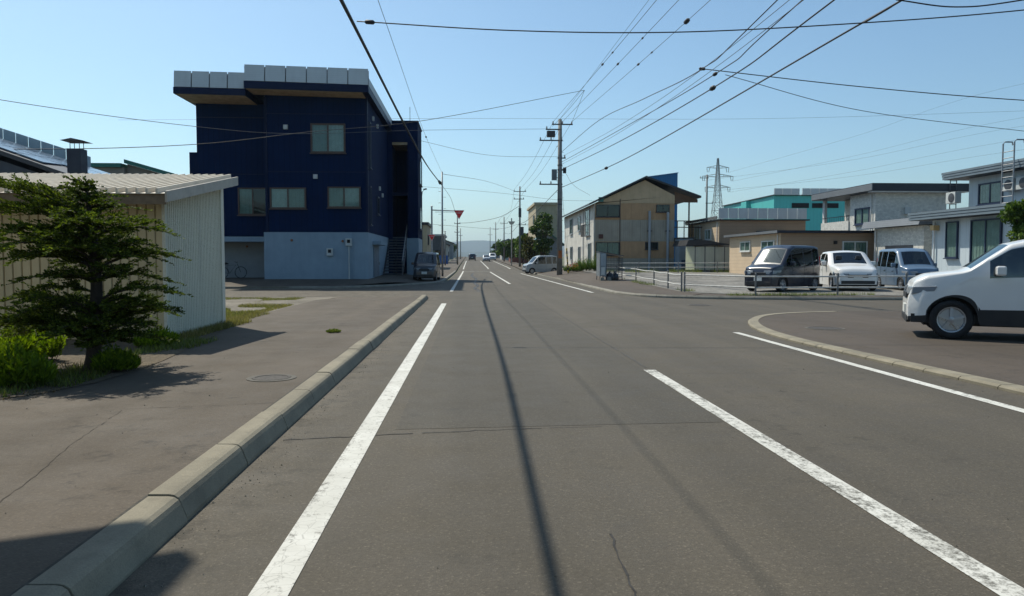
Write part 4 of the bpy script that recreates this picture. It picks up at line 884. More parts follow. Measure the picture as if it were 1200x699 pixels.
def branch(z, az, L, rise):
    p0 = trunkp(z); d = Vector((math.cos(az), math.sin(az), rise)).normalized(); pts = []
    m_ = max(4, int(L/0.12))
    for i in range(m_+1):
        s = i/m_; pts.append(p0+d*(L*s)+Vector((0,0,0.10*L*math.sin(s*3.0)-0.10*L*s*s))+Vector((rnd.gauss(0, 0.012), rnd.gauss(0, 0.012), rnd.gauss(0, 0.012))))
    tb.tube(pts, [lerp(0.018, 0.003, i/m_)*(0.5+L*0.5) for i in range(m_+1)], 5)
    for i in range(1, m_+1):
        s = i/m_; t_ = (pts[i]-pts[i-1]).normalized(); sd_ = t_.cross(Vector((0,0,1))).normalized()
        if s < 0.16 and L > 0.5: continue
        for rep in range(2):
            for sg in (-1, 1):
                l2 = L*(0.34*(1.05-s)+0.10)*rnd.uniform(0.6, 1.25); dd = t_*rnd.uniform(0.5, 1.0)+sd_*sg+Vector((0,0,rnd.uniform(-0.15, 0.35)))
                q = pts[i-1].lerp(pts[i], rnd.random()); sprig(q, dd, min(l2, 0.42), rnd)
                if l2 > 0.13:
                    for _ in range(3):
                        qq = q+dd.normalized()*l2*rnd.uniform(0.3, 0.85); sprig(qq, dd.normalized()+t_*rnd.uniform(0.2, 0.9)+Vector((rnd.gauss(0, .3), rnd.gauss(0, .3), rnd.uniform(-0.2, 0.3))), l2*rnd.uniform(0.3, 0.55), rnd)
        sprig(pts[i-1], t_, 0.14, rnd)
    sprig(pts[-1], pts[-1]-pts[-2], 0.12, rnd)
TIERS = [(0.40, 8, 0.72, 1.6), (0.55, 10, 0.85, 1.65), (0.72, 9, 0.80, 1.55), (0.86, 5, 0.6, 1.5), (1.17, 6, 0.80, 1.2), (1.35, 9, 0.94, 1.25), (1.53, 9, 0.92, 1.25), (1.70, 8, 0.80, 1.35), (1.89, 7, 0.55, 1.5), (2.03, 6, 0.36, 1.5), (2.14, 5, 0.22, 1.2), (2.24, 5, 0.13, 1.0)]
for z, k, L, sk in TIERS:
    a0 = rnd.random()*6.28
    for i in range(k):
        az = a0+i*6.283/k+rnd.uniform(-0.3, 0.3); lf = max(0, -math.cos(az)); branch(z+rnd.uniform(-0.07, 0.07), az, L*rnd.uniform(0.72, 1.12)*(1+(sk-1)*lf*1.2), rnd.uniform(0.02, 0.28)+(0.18*lf if z > 1.7 else 0))
branch(0.93, -0.10, 1.02, 0.16); branch(0.70, -0.2, 0.98, 0.22); branch(1.72, 3.0, 1.40, 0.50); branch(1.80, 3.35, 1.3, 0.46); branch(1.62, 2.75, 1.35, 0.42); branch(1.02, 3.3, 0.8, 0.1)
tb.build('trunk', BARK, sp, smooth=True); nb.build('crown', NEEDLE, sp, fast=True)
# bright feathery shrubs at its foot
def feather(name, label, x, y, z0, rx, ry, h, n_, seed, mat=FERN, group=None, blade=0.10, cat='shrub'):
    rnd = random.Random(seed); t = thing(name, label, cat, (x, y, z0), 0, group); b = B(); st = B()
    for _ in range(n_):
        a = rnd.random()*6.28; r = math.sqrt(rnd.random()); px, py = x+math.cos(a)*r*rx*0.75, y+math.sin(a)*r*ry*0.75; hh = h*(1-0.45*r*r)*rnd.uniform(0.35, 1.2)*(0.75+0.6*mnoise.noise((px*4, py*4, seed)))
        lean = Vector((math.cos(a)*r*0.35*rx/0.5, math.sin(a)*r*0.35, 1)); base = Vector((px, py, z0)); tip = base+lean.normalized()*hh
        if rnd.random() < 0.3: st.tube([base, base.lerp(tip, 0.8)], 0.004, 3)
        for k in range(9):
            s = 0.3+0.7*k/8; q = base.lerp(tip, s); d = (lean+Vector((rnd.gauss(0, .6), rnd.gauss(0, .6), rnd.gauss(0, .25)))).normalized(); l = blade*rnd.uniform(0.5, 1.1); w_ = d.orthogonal().normalized()*rnd.uniform(0.007, 0.014)
            b.quad(q, q+d*l*0.5+w_, q+d*l, q+d*l*0.5-w_)
    tag(st.build('stems', BARK, t), kind='stuff'); b.build('foliage', mat, t, fast=True); return t
SHG = 'bright shrubs in the bed under the spruce'
feather('shrub', 'bright green feathery shrub under the spruce, largest of the bed', -4.62, 7.75, 0.14, 0.50, 0.34, 0.36, 560, 3, group=SHG)
feather('shrub', 'bright green feathery shrub at the left picture edge under the spruce', -5.35, 8.05, 0.14, 0.42, 0.36, 0.36, 430, 4, group=SHG)
feather('shrub', 'low bright green shrub right of the spruce trunk by the footway', -4.02, 8.75, 0.14, 0.26, 0.32, 0.26, 260, 5, group=SHG)
feather('shrub', 'low green weeds at the front corner of the cream shed', -4.62, 11.3, 0.14, 0.30, 0.55, 0.22, 260, 6, group=SHG)
feather('shrub', 'green shrub squeezed between the spruce and the cream shed wall', -5.6, 9.6, 0.14, 0.6, 0.4, 0.55, 420, 7, group=SHG)
def grass(name, label, areas, mat, seed):
    rnd = random.Random(seed); b = B()
    for (x0, x1, y0, y1, z, n_, h) in areas:
        for _ in range(n_):
            x, y = rnd.uniform(x0, x1), rnd.uniform(y0, y1)
            if mnoise.noise((x*0.9, y*0.5, 3.3)) < -0.12: continue
            l = h*rnd.uniform(0.4, 1.2); a = rnd.random()*6.28; d = Vector((math.cos(a)*0.6, math.sin(a)*0.6, 1))*l; w_ = Vector((-math.sin(a), math.cos(a), 0))*0.006
            zz = z(x, y) if callable(z) else z; p = Vector((x, y, zz)); b.v += [tuple(p-w_), tuple(p+w_), tuple(p+d)]; n = len(b.v); b.f.append((n-3, n-2, n-1))
    return tag(b.build(name, mat, fast=True), label, None, None, 'stuff')
DRYG = leafmat('dry_grass', (0.10, 0.095, 0.03), (0.30, 0.26, 0.11), 0.3)
grass('grass', 'short dry grass on the yard beyond the shed', [(-9.5, -4.95, 15.1, 21.5, 0.134, 34000, 0.06), (-9.5, -5.6, 21, 26, 0.11, 9000, 0.05), (-4.85, -4.45, 12.2, 15.6, 0.142, 2600, 0.10), (-5.1, -4.7, 15.5, 18, 0.136, 900, 0.08)], DRYG, 1)
grass('grass', 'green weeds around the planting bed', [(-4.6, -3.95, 7.6, 12, 0.142, 3000, 0.09), (-6.5, -4.25, 7.0, 8.0, 0.142, 2600, 0.08), (-8.8, -5.2, 15.8, 20.5, 0.134, 10000, 0.065), (-8.5, -5.7, 23, 26, 0.10, 4000, 0.06)], GRASS, 2)
grass('grass', 'weeds along the car park fence and house foot', [(9.3, 17, 26.3, 26.9, 0.126, 2600, 0.12), (8.7, 9.2, 30, 46, lambda x, y: zlot(y), 1500, 0.15), (10, 26, 56, 57.6, lambda x, y: zlot(y), 5000, 0.3), (17, 30, 26.2, 26.8, 0.126, 1500, 0.12)], GRASS, 3)
grass('leaf_litter', 'dead leaves and needles on the soil', [(-6.5, -3.95, 6.9, 9.5, 0.143, 2500, 0.025)], leafmat('dead_leaves', (0.08, 0.05, 0.025), (0.26, 0.19, 0.11), 0.1), 4)
feather('weed', 'small tuft of weed in the footway near the kerb', -2.38, 13.2, 0.136, 0.16, 0.12, 0.05, 60, 21, GRASS, blade=0.04, cat='weed')
rg_ = random.Random(77); pb = B()                                     # grit and small stones swept into the gutter and over the road
for i in range(900):
    if i < 620: x, y, z = -1.50+abs(rg_.gauss(0, 0.16)), rg_.uniform(2.6, 17), 0.0
    elif i < 760: x, y, z = rg_.uniform(-3.9, -1.75), rg_.uniform(3.2, 13), 0.137
    else: x, y, z = rg_.uniform(-1.2, 6), rg_.uniform(2.8, 12), 0.002
    r = rg_.uniform(0.002, 0.006)*(1.8 if rg_.random() < 0.06 else 1); n = len(pb.v)
    pb.v += [(x-r, y, z), (x+r*0.8, y-r, z), (x+r*0.5, y+r, z), (x, y, z+r*1.1)]; pb.f += [(n, n+1, n+3), (n+1, n+2, n+3), (n+2, n, n+3)]
tag(pb.build('grit', M('grit_stone', (0.17, 0.155, 0.12), 0.9, 0.5, 60), fast=True), 'grit and tiny stones along the kerb', None, None, 'stuff')
# plants in front of the gabled house
feather('shrub', 'dark leafy bush at the foot of the gabled house by the refuse cage', 9.9, 61.5, 0.45, 0.95, 0.8, 1.5, 420, 31, LEAF2, blade=0.28)
feather('shrub', 'low green planting with red flowers beside the tall utility pole', 8.6, 62.5, 0.4, 0.9, 0.8, 0.75, 330, 32, LEAF2, blade=0.22)
fl = B(); r2_ = random.Random(8); leafcloud(fl, (8.5, 62.0, 0.95), (0.6, 0.5, 0.25), 60, 0.07, r2_); tag(fl.build('flower_cluster', FLOW, fast=True, loc=(8.5, 62, 0.4)), 'red flowers among the low planting by the utility pole', None, None, 'stuff')
feather('shrub', 'leafy climbing bush along the side wall of the gabled house', 9.9, 68, 0.45, 0.5, 2.0, 1.0, 300, 33, LEAF2, blade=0.25)
tree('tree', 'tall dark green tree against the cream block, left of the utility pole', 8.9, 92, 7.6, 2.0, 3400, 0.20, LEAF, 41, 0.2)
tree('tree', 'bushy brownish green tree in front of the green roof', 7.8, 98, 4.6, 1.7, 2600, 0.19, leafmat('bronze_leaves', (0.03, 0.035, 0.012), (0.11, 0.10, 0.035), 0.25), 42, 0.15)
tree('tree', 'broad green tree behind the second utility pole', 8.9, 126, 5.6, 2.2, 2400, 0.25, LEAF2, 43, 0.15)
tree('tree', 'round green roadside tree before the red brick house', 7.6, 140, 4.8, 1.5, 1900, 0.24, LEAF, 44, 0.15)
tree('tree', 'light green tree past the red brick house on the right', 8.0, 175, 5.2, 2.4, 1900, 0.3, LEAF2, 45, 0.12)
tree('tree', 'far dark tree at the right of the vanishing point', 8.3, 232, 5.0, 2.6, 1500, 0.36, LEAF, 46, 0.12)
tree('tree', 'small dark tree on the far left side of the street', -5.8, 240, 4.6, 2.0, 1200, 0.36, LEAF, 47, 0.12)
tree('tree', 'sunlit garden pine beside the blue grey house at the right edge', 22.45, 29.2, 4.25, 1.25, 5000, 0.10, LEAF2, 48, 0.25, 0.13, lobes=14)

# ================================================================== VEHICLES
def interp(P, x):
    if x <= P[0][0]: return P[0][1]
    for (a, za), (c, zc) in zip(P, P[1:]):
        if x <= c: return lerp(za, zc, (x-a)/(c-a)) if c > a else zc
    return P[-1][1]
def smooth_interp(P, x, w_=0.05): return (interp(P, x-w_)+interp(P, x+w_)+2*interp(P, x))/4
def paint(name, c, rough=0.28):
    if name in MATS: return MATS[name]
    m, t, p = nodes(name); v = pos(t)
    col = ramp(t, noise(t, v, 1.2, 4), [(0.3, tuple(x*0.94 for x in c)), (0.7, tuple(min(1, x*1.04) for x in c))]); t.links.new(col, p.inputs['Base Color'])
    t.links.new(ramp(t, noise(t, v, 1.5, 3), [(0.35, rough), (0.7, rough+0.05)]), p.inputs['Roughness'])
    p.inputs['Coat Weight'].default_value = 0.5; p.inputs['Coat Roughness'].default_value = 0.06; MATS[name] = m; return m
TYRE = M('tyre_rubber', (0.018, 0.018, 0.019), 0.85, 0.2); RIM = M('alloy_rim', (0.42, 0.43, 0.45), 0.35, 0.1, metal=0.7); TRIMB = M('black_trim', (0.02, 0.021, 0.023), 0.6, 0.15)
LAMPC = M('headlamp_lens', (0.22, 0.24, 0.26), 0.15, 0.05); LAMPR = M('tail_lamp_red', (0.35, 0.012, 0.012), 0.2, 0.1); PLATE = M('number_plate', (0.65, 0.66, 0.62), 0.5, 0.05)
def car(name, label, loc, rz, col, kind='suv', group=None, cladding=False, cat='car'):
    """car shell as a grid: columns along the length, rows from sill to roof; front points to local -x"""
    if kind == 'suv':   L, W, clr, rw = 4.1, 1.78, 0.22, 0.335; TOP = [(0, .55), (.03, .80), (.10, .98), (.30, 1.07), (.82, 1.14), (.92, 1.17), (1.5, 1.60), (1.8, 1.67), (2.9, 1.69), (3.5, 1.63), (3.8, 1.52), (3.98, 1.12), (4.06, .95), (4.1, .60)]; BELT = [(0, .5), (.95, 1.04), (3.7, 1.14), (4.1, .6)]; WX = (0.66, 3.22); SW = [(1.2, 2.0), (2.1, 2.85), (2.95, 3.5)]; WS = (.92, 1.5); RWN = (3.62, 3.96)
    elif kind == 'van': L, W, clr, rw = 4.6, 1.70, 0.18, 0.32; TOP = [(0, .55), (.04, .78), (.12, .92), (.55, 1.03), (.72, 1.06), (1.55, 1.72), (1.9, 1.81), (4.0, 1.83), (4.35, 1.78), (4.5, 1.15), (4.57, .95), (4.6, .55)]; BELT = [(0, .5), (.8, .98), (4.3, 1.06), (4.6, .55)]; WX = (0.82, 3.62); SW = [(0.98, 1.40), (1.48, 2.35), (2.45, 3.45), (3.55, 4.25)]; WS = (.72, 1.55); RWN = (4.34, 4.5)
    elif kind == 'kei': L, W, clr, rw = 3.4, 1.475, 0.16, 0.28; TOP = [(0, .50), (.03, .75), (.10, .90), (.45, .98), (.58, 1.00), (1.15, 1.62), (1.45, 1.74), (2.9, 1.74), (3.2, 1.68), (3.33, 1.10), (3.38, .9), (3.4, .5)]; BELT = [(0, .45), (.6, .93), (3.2, 1.0), (3.4, .5)]; WX = (0.55, 2.85); SW = [(0.78, 1.10), (1.16, 1.95), (2.03, 2.6), (2.68, 3.1)]; WS = (.58, 1.15); RWN = (3.19, 3.33)
    else:               L, W, clr, rw = 4.4, 1.70, 0.16, 0.31; TOP = [(0, .48), (.05, .68), (.15, .78), (.5, .86), (1.1, .93), (1.22, .95), (1.95, 1.40), (2.3, 1.46), (3.0, 1.44), (3.75, 1.05), (4.2, 1.0), (4.35, .85), (4.4, .5)]; BELT = [(0, .42), (1.2, .88), (3.9, .94), (4.4, .5)]; WX = (0.80, 3.45); SW = [(1.55, 2.25), (2.33, 3.05), (3.12, 3.45)]; WS = (1.22, 1.95); RWN = (3.05, 3.74)
    t = thing(name, label, cat, loc, rz if rz else 1e-6, group); cx = L/2
    xs = sorted(set([round(i*0.045, 4) for i in range(int(L/0.045)+1)] + [x for x, _ in TOP] + [0.015, 0.03, L-0.02, L] + [a for s in SW for a in s] + [w_+s*rw*1.16*math.cos(q*math.pi/12) for w_ in WX for s in (1,) for q in range(13)]))
    xs = [x for x in xs if 0 <= x <= L]
    RA = rw*1.16
    def zb(x):
        z = clr+0.03+0.05*sm(0.5, 0, x)+0.08*sm(L-0.5, L, x)
        for w_ in WX:
            d = abs(x-w_)
            if d < RA: z = max(z, rw+math.sqrt(RA*RA-d*d))
        return z
    roofz = max(z for _, z in TOP)
    def hw(x, z):
        e = abs(x-cx)/cx; plan = 1-0.13*e**5-0.10*max(0, e-0.9)*8*e
        bz = interp(BELT, x); tum = 1.0
        if z > bz: tum = 1-0.17*((z-bz)/(roofz-0.95))**1.25
        else: tum = 0.955+0.045*math.sin(min(1, max(0, (z-clr)/(bz-clr+1e-3)))*math.pi*0.72)/math.sin(math.pi*0.36)*0.6+0.018
        return W/2*plan*min(tum, 1.0)
    NB, NT, NX = 9, 8, 8
    grid = []
    for x in xs:
        zt = smooth_interp(TOP, x, 0.03); z0 = min(zb(x), zt-0.06); bz = min(max(interp(BELT, x), z0+0.03), zt-0.02); col_ = []
        for j in range(NB+1): col_.append(lerp(z0, bz, j/NB))
        for j in range(1, NT+1): col_.append(lerp(bz, zt, j/NT))
        grid.append(col_)
    P = {'body': B()}; wn = {}
    def add(key, q): P.setdefault(key, B()).quad(*q)
    for i in range(len(xs)-1):
        xa, xb = xs[i], xs[i+1]; xm = (xa+xb)/2
        for s in (-1, 1):
            for j in range(NB+NT):
                q = [(xa-cx, s*hw(xa, grid[i][j]), grid[i][j]), (xb-cx, s*hw(xb, grid[i+1][j]), grid[i+1][j]), (xb-cx, s*hw(xb, grid[i+1][j+1]), grid[i+1][j+1]), (xa-cx, s*hw(xa, grid[i][j+1]), grid[i][j+1])]
                key = 'body'; zt = interp(TOP, xm)
                if NB <= j < NB+NT-1 and zt-interp(BELT, xm) > 0.12:
                    for k, (a, c) in enumerate(SW):
                        if a <= xm <= c: key = ('side_window', k, s)
                if cladding and (j < 3 and grid[i][0] < clr+0.15 and j < 3): key = ('cladding', 0, s)
                if cladding and any(abs(xm-w_) < RA+0.07 for w_ in WX) and j < 2: key = ('cladding', 0, s)
                add(key, q if s < 0 else q[::-1])
        for k in range(NX):
            ua, ub = lerp(-1, 1, k/NX), lerp(-1, 1, (k+1)/NX)
            def tp(ii, u):
                z = grid[ii][-1]; h_ = hw(xs[ii], z); e = 0.0
                return (xs[ii]-cx, u*h_, z+0.045*(1-u*u)*sm(0, 0.25, xs[ii])*sm(L, L-0.2, xs[ii]))
            key = 'body'
            if WS[0]+0.04 <= xm <= WS[1]-0.02 and 0 < k < NX-1: key = ('windshield', 0, 0)
            if RWN[0] <= xm <= RWN[1] and 0 < k < NX-1: key = ('rear_window', 0, 0)
            add(key, [tp(i, ua), tp(i, ub), tp(i+1, ub), tp(i+1, ua)][::-1])
    for ii in (0, len(xs)-1):                                         # close nose and tail
        for j in range(NB+NT):
            for k in range(NX):
                ua, ub = lerp(-1, 1, k/NX), lerp(-1, 1, (k+1)/NX); z0, z1 = grid[ii][j], grid[ii][j+1]; xx = xs[ii]-cx
                add('body', [(xx, ua*hw(xs[ii], z0), z0), (xx, ub*hw(xs[ii], z0), z0), (xx, ub*hw(xs[ii], z1), z1), (xx, ua*hw(xs[ii], z1), z1)])
    for key, b in P.items():
        nm = key if isinstance(key, str) else key[0]; mt = col if nm == 'body' else (TRIMB if nm == 'cladding' else CGL)
        o = b.build(nm, mt, t, smooth=True)
        bm = bmesh.new(); bm.from_mesh(o.data); bmesh.ops.remove_doubles(bm, verts=bm.verts, dist=0.0008); bmesh.ops.recalc_face_normals(bm, faces=bm.faces); bm.to_mesh(o.data); bm.free()
    # dark inner tub so nothing shows through the arches or the glass
    B().box(-cx+0.25, cx-0.25, -W/2+0.22, W/2-0.22, clr, 0.80).build('underbody', TRIMB, t)
    B().box(-cx+0.05, cx-0.05, -W/2+0.12, W/2-0.12, clr+0.05, clr+0.20).build('floor_pan', TRIMB, t)
    for x in (WX[0]+0.75, WX[0]+1.65):
        for s in (-1, 1):
            se = B().box(x-cx-0.05, x-cx+0.10, s*0.38-0.22, s*0.38+0.22, 0.6, 1.12).build('seat', TRIMB, t, bevel=0.04); B().box(x-cx-0.02, x-cx+0.07, s*0.38-0.12, s*0.38+0.12, 1.14, 1.30).build('headrest', TRIMB, se, bevel=0.03)
    for w_ in WX:
        for s in (-1, 1):
            o = (w_-cx, s*(W/2-0.115), rw); ax = (0, s, 0)
            ty = B().lathe(o, ax, [(rw*0.62, -0.09), (rw*0.9, -0.095), (rw, -0.06), (rw, 0.06), (rw*0.9, 0.095), (rw*0.66, 0.085), (rw*0.64, 0.02)], 28).build('wheel', TYRE, t, smooth=True)
            rb_ = B().lathe(o, ax, [(rw*0.66, 0.03), (rw*0.66, 0.082), (rw*0.60, 0.078), (rw*0.56, 0.035)], 28)
            for q in range(5):
                a = q*6.283/5+0.3; ca, sa = math.cos(a), math.sin(a); n1 = Vector((-sa, 0, ca))*rw*0.085; d_ = Vector((ca, 0, sa)); c_ = Vector(o)
                rb_.hexa([c_+d_*rw*0.08-n1+Vector(ax)*0.05, c_+d_*rw*0.62-n1*0.8+Vector(ax)*0.04, c_+d_*rw*0.62+n1*0.8+Vector(ax)*0.04, c_+d_*rw*0.08+n1+Vector(ax)*0.05, c_+d_*rw*0.08-n1+Vector(ax)*0.075, c_+d_*rw*0.62-n1*0.8+Vector(ax)*0.072, c_+d_*rw*0.62+n1*0.8+Vector(ax)*0.072, c_+d_*rw*0.08+n1+Vector(ax)*0.075])
            rb_.lathe(o, ax, [(rw*0.16, 0.04), (rw*0.16, 0.08), (rw*0.05, 0.085)], 12); rb_.build('rim', RIM, ty)
    hz = interp(TOP, 0.12)-0.16
    for s in (-1, 1):
        yo = hw(0.12, hz)
        B().hexa([(-0.01-cx, s*(yo-0.40), hz-0.08), (0.05-cx, s*(yo+0.008), hz-0.07), (0.40-cx, s*(hw(0.40, hz)+0.012), hz-0.01), (0.20-cx, s*(yo-0.35), hz), (0.015-cx, s*(yo-0.40), hz+0.05), (0.07-cx, s*(yo+0.006), hz+0.06), (0.44-cx, s*(hw(0.44, hz)+0.010), hz+0.08), (0.22-cx, s*(yo-0.35), hz+0.07)]).build('headlight', LAMPC, t, bevel=0.012)
        yo = hw(L-0.10, 0.9); zt_ = 1.0 if kind in ('van', 'kei') else interp(TOP, L-0.12)-0.15
        B().box(cx-0.13, cx-0.005, s*(yo-0.10)-0.075, s*(yo-0.10)+0.075, zt_-0.20, zt_+(0.35 if kind in ('van', 'kei') else 0.06)).build('tail_light', LAMPR, t, bevel=0.015)
        mx = WS[0]+0.42; mz = interp(BELT, mx)+0.10
        mr = B().box(mx-cx-0.07, mx-cx+0.07, s*(W/2+0.09)-0.10, s*(W/2+0.09)+0.09, mz-0.06, mz+0.10).build('mirror', col, t, bevel=0.03)
        for (x, z) in ((SW[1][0]+0.1, interp(BELT, SW[1][0])-0.13), (SW[1][1]-0.15 if len(SW) < 3 else SW[2][0]+0.1, interp(BELT, SW[1][1])-0.13)):
            B().box(x-cx-0.02, x-cx+0.17, s*hw(x, z)-0.012, s*hw(x, z)+0.022, z-0.018, z+0.018).build('door_handle', col, t)
        for (a, c) in zip(SW, SW[1:]):
            x = (a[1]+c[0])/2; z0_, z1_ = zb(x)+0.12, interp(BELT, x)
            g_ = B(); pts = [(x-cx, s*(hw(x, lerp(z0_, z1_, q/6))+0.002), lerp(z0_, z1_, q/6)) for q in range(7)]; g_.tube(pts, 0.0045, 4); g_.build('door_gap', TRIMB, t)
    gz = interp(TOP, 0.04)
    B().box(-cx-0.012, -cx+0.05, -W*0.22, W*0.22, gz-0.15, gz-0.04).build('grille', TRIMB, t, bevel=0.01)
    B().box(-cx-0.016, -cx+0.05, -W*0.36, W*0.36, 0.26, 0.38).build('lower_grille', TRIMB, t, bevel=0.01)
    B().box(-cx-0.022, -cx+0.0, -0.165, 0.165, 0.41, 0.56).build('number_plate', PLATE, t); B().box(cx, cx+0.02, -0.165, 0.165, 0.66, 0.825).build('number_plate', PLATE, t)
    return t
WHT = paint('white_car_paint', (0.72, 0.72, 0.70)); NVY = paint('navy_car_paint', (0.012, 0.016, 0.030)); SIL = paint('silver_car_paint', (0.34, 0.37, 0.39), 0.3); BLG = paint('blue_grey_car_paint', (0.10, 0.16, 0.24)); GPH = paint('graphite_car_paint', (0.045, 0.046, 0.055), 0.3); DKC = paint('dark_car_paint', (0.03, 0.028, 0.028))
car('parked_car', 'large white car with black lower trim parked on the forecourt at the right edge', (9.85, 12.5, 0.045), -0.48, WHT, 'suv', cladding=True)
G1 = 'cars parked behind the pipe fence'
car('parked_car', 'dark navy tall wagon parked at an angle in the gravel lot behind the fence', (13.0, 30.6, 0.128), 0.62, NVY, 'kei', G1).scale = (1.06, 1.06, 1.06)
car('parked_car', 'white saloon parked nose out in the gravel lot next to the navy wagon', (16.35, 32.0, 0.13), 1.32, WHT, 'sedan', G1).scale = (1.05, 1.05, 1.12)
car('parked_car', 'blue grey tall wagon parked in the lot beside the white saloon', (18.9, 31.6, 0.13), 1.42, BLG, 'kei', G1)
car('parked_car', 'graphite small van facing the camera on the corner by the navy block', (-2.75, 48.3, 0.12), 1.52, GPH, 'kei')
car('parked_car', 'silver small van nosing out onto the road left of the tall utility pole', (6.9, 73.5, 0.06), 0.28, SIL, 'kei')
car('parked_car', 'white car half hidden beyond the stair tower of the navy block', (-4.6, 64.5, 0.14), 1.57, WHT, 'sedan')
car('driving_car', 'silver car coming towards the camera far down the road', (3.6, 168, zr(168)+0.005), 1.57, SIL, 'sedan')
car('driving_car', 'dark car driving away far down the left lane', (0.5, 185, zr(185)+0.005), -1.57, DKC, 'suv')
car('parked_car', 'white van parked far down on the right kerb', (5.6, 190, zr(190)+0.005), 1.57, WHT, 'van')

# ================================================================== FENCE, REFUSE CAGE, SIGNS
FP = M('fence_pipe', (0.50, 0.49, 0.45), 0.5, 0.2, 8)
FPD = M('fence_post', (0.16, 0.16, 0.155), 0.6, 0.25, 8)
def pipefence(label, P, hts, zz, dip=0.0):
    t = thing('pipe_fence', label, 'fence', (P[0][0], P[0][1], zz(P[0][1])), 0, 'pipe fences of the car park')
    for i, (x, y) in enumerate(P):
        z = zz(y); ps = B().tube([(x, y, z-0.1), (x, y, z+0.78)], 0.036, 8).build('post', FPD, t); B().lathe((x, y, z+0.78), (0,0,1), [(0.038, 0), (0.03, 0.02), (0.015, 0.035)], 8).build('cap', FPD, ps)
    for (a, c) in zip(P, P[1:]):
        for h in hts:
            m_ = ((a[0]+c[0])/2, (a[1]+c[1])/2); B().tube([(a[0], a[1], zz(a[1])+h), (m_[0], m_[1], zz(m_[1])+h-dip), (c[0], c[1], zz(c[1])+h)], 0.027, 8).build('rail', FP, t)
    return t
zf = lambda y: zlot(y)
pipefence('low two rail pipe fence running back along the footway edge of the car park', [(9.02, 46), (9.2, 41.3), (9.15, 37), (8.85, 33.2), (8.55, 30.0)], (0.68, 0.28), zf, 0.03)
pipefence('low two rail pipe fence along the street front of the car park', [(8.62, 29.8), (10.26, 26.5), (13.29, 26.5), (15.85, 26.5), (18.9, 26.5), (22, 26.5)], (0.68, 0.28), zf)
pipefence('thin far rail fence in front of the milky sheet screen', [(9.6, 55), (12.5, 55.2), (15.5, 55.3), (18.5, 55.4), (21.5, 55.5)], (0.72, 0.4), zf)
# refuse cage
rc = thing('refuse_cage', 'grey metal refuse cage with sloping lid standing on the corner footway', 'cage', (8.05, 43.5, 0.115))
CG = M('cage_grey', (0.23, 0.26, 0.28), 0.5, 0.15, 4, metal=0.3); cz = 0.115
B().box(7.45, 7.82, 42.9, 44.1, cz+0.35, cz+1.75).build('cabinet', CG, rc); B().box(7.50, 7.77, 42.87, 42.898, cz+0.95, cz+1.65).build('door', M('cage_panel', (0.30, 0.35, 0.38), 0.5), rc); B().box(7.52, 7.74, 42.86, 42.898, cz+0.42, cz+0.88).build('notice', PALEB, rc)
fb = B()
for x in (7.47, 7.83, 8.75):
    for y in (42.93, 44.07): fb.tube([(x, y, cz), (x, y, cz+1.7-(x-7.47)*0.2)], 0.025, 5)
for z in (0.3, 0.9): fb.tube([(7.83, 42.93, cz+z), (8.75, 42.93, cz+z), (8.75, 44.07, cz+z), (7.83, 44.07, cz+z)], 0.02, 5)
fb.build('frame', DSTEEL, rc)
mb = B()
for i in range(10): mb.tube([(7.88+i*0.09, 42.95, cz+0.3), (7.88+i*0.09, 42.95, cz+1.5)], 0.006, 4)
for i in range(9): mb.tube([(7.85, 42.95, cz+0.35+i*0.13), (8.75, 42.95, cz+0.35+i*0.13)], 0.006, 4)
mb.build('wire_mesh', DSTEEL, rc)
B().prism([(7.42, 42.85, cz+1.76), (8.85, 42.85, cz+1.50), (8.85, 42.85, cz+1.54), (7.42, 42.85, cz+1.80)], (0, 1.3, 0)).build('lid', M('lid_dark', (0.05, 0.055, 0.06), 0.5), rc)
for i, (x, y) in enumerate(((8.1, 43.3), (8.45, 43.6))):
    bgb = B().lathe((x, y, cz+0.02), (0,0,1), [(0.10, 0), (0.22, 0.05), (0.25, 0.25), (0.18, 0.45), (0.05, 0.55), (0.07, 0.62)], 12).build('refuse_bag', M('dark_bag', (0.05, 0.055, 0.06), 0.35), smooth=True); tag(bgb, ['dark refuse bag inside the cage beside its cabinet', 'dark refuse bag inside the cage at its open end'][i], 'bag', 'bags in the refuse cage')
for i, (x, y) in enumerate(((7.55, 42.7), (7.95, 42.65))):
    B_ = B().hexa([(x-0.14, y-0.1, cz), (x+0.14, y-0.1, cz), (x+0.14, y+0.1, cz), (x-0.14, y+0.1, cz), (x-0.09, y-0.07, cz+0.30), (x+0.09, y-0.07, cz+0.30), (x+0.09, y+0.07, cz+0.30), (x-0.09, y+0.07, cz+0.30)]).build('concrete_weight', CON2, bevel=0.015); tag(B_, ['concrete block in front of the refuse cage cabinet', 'concrete block in front of the refuse cage mesh'][i], 'concrete block', 'blocks by the refuse cage')
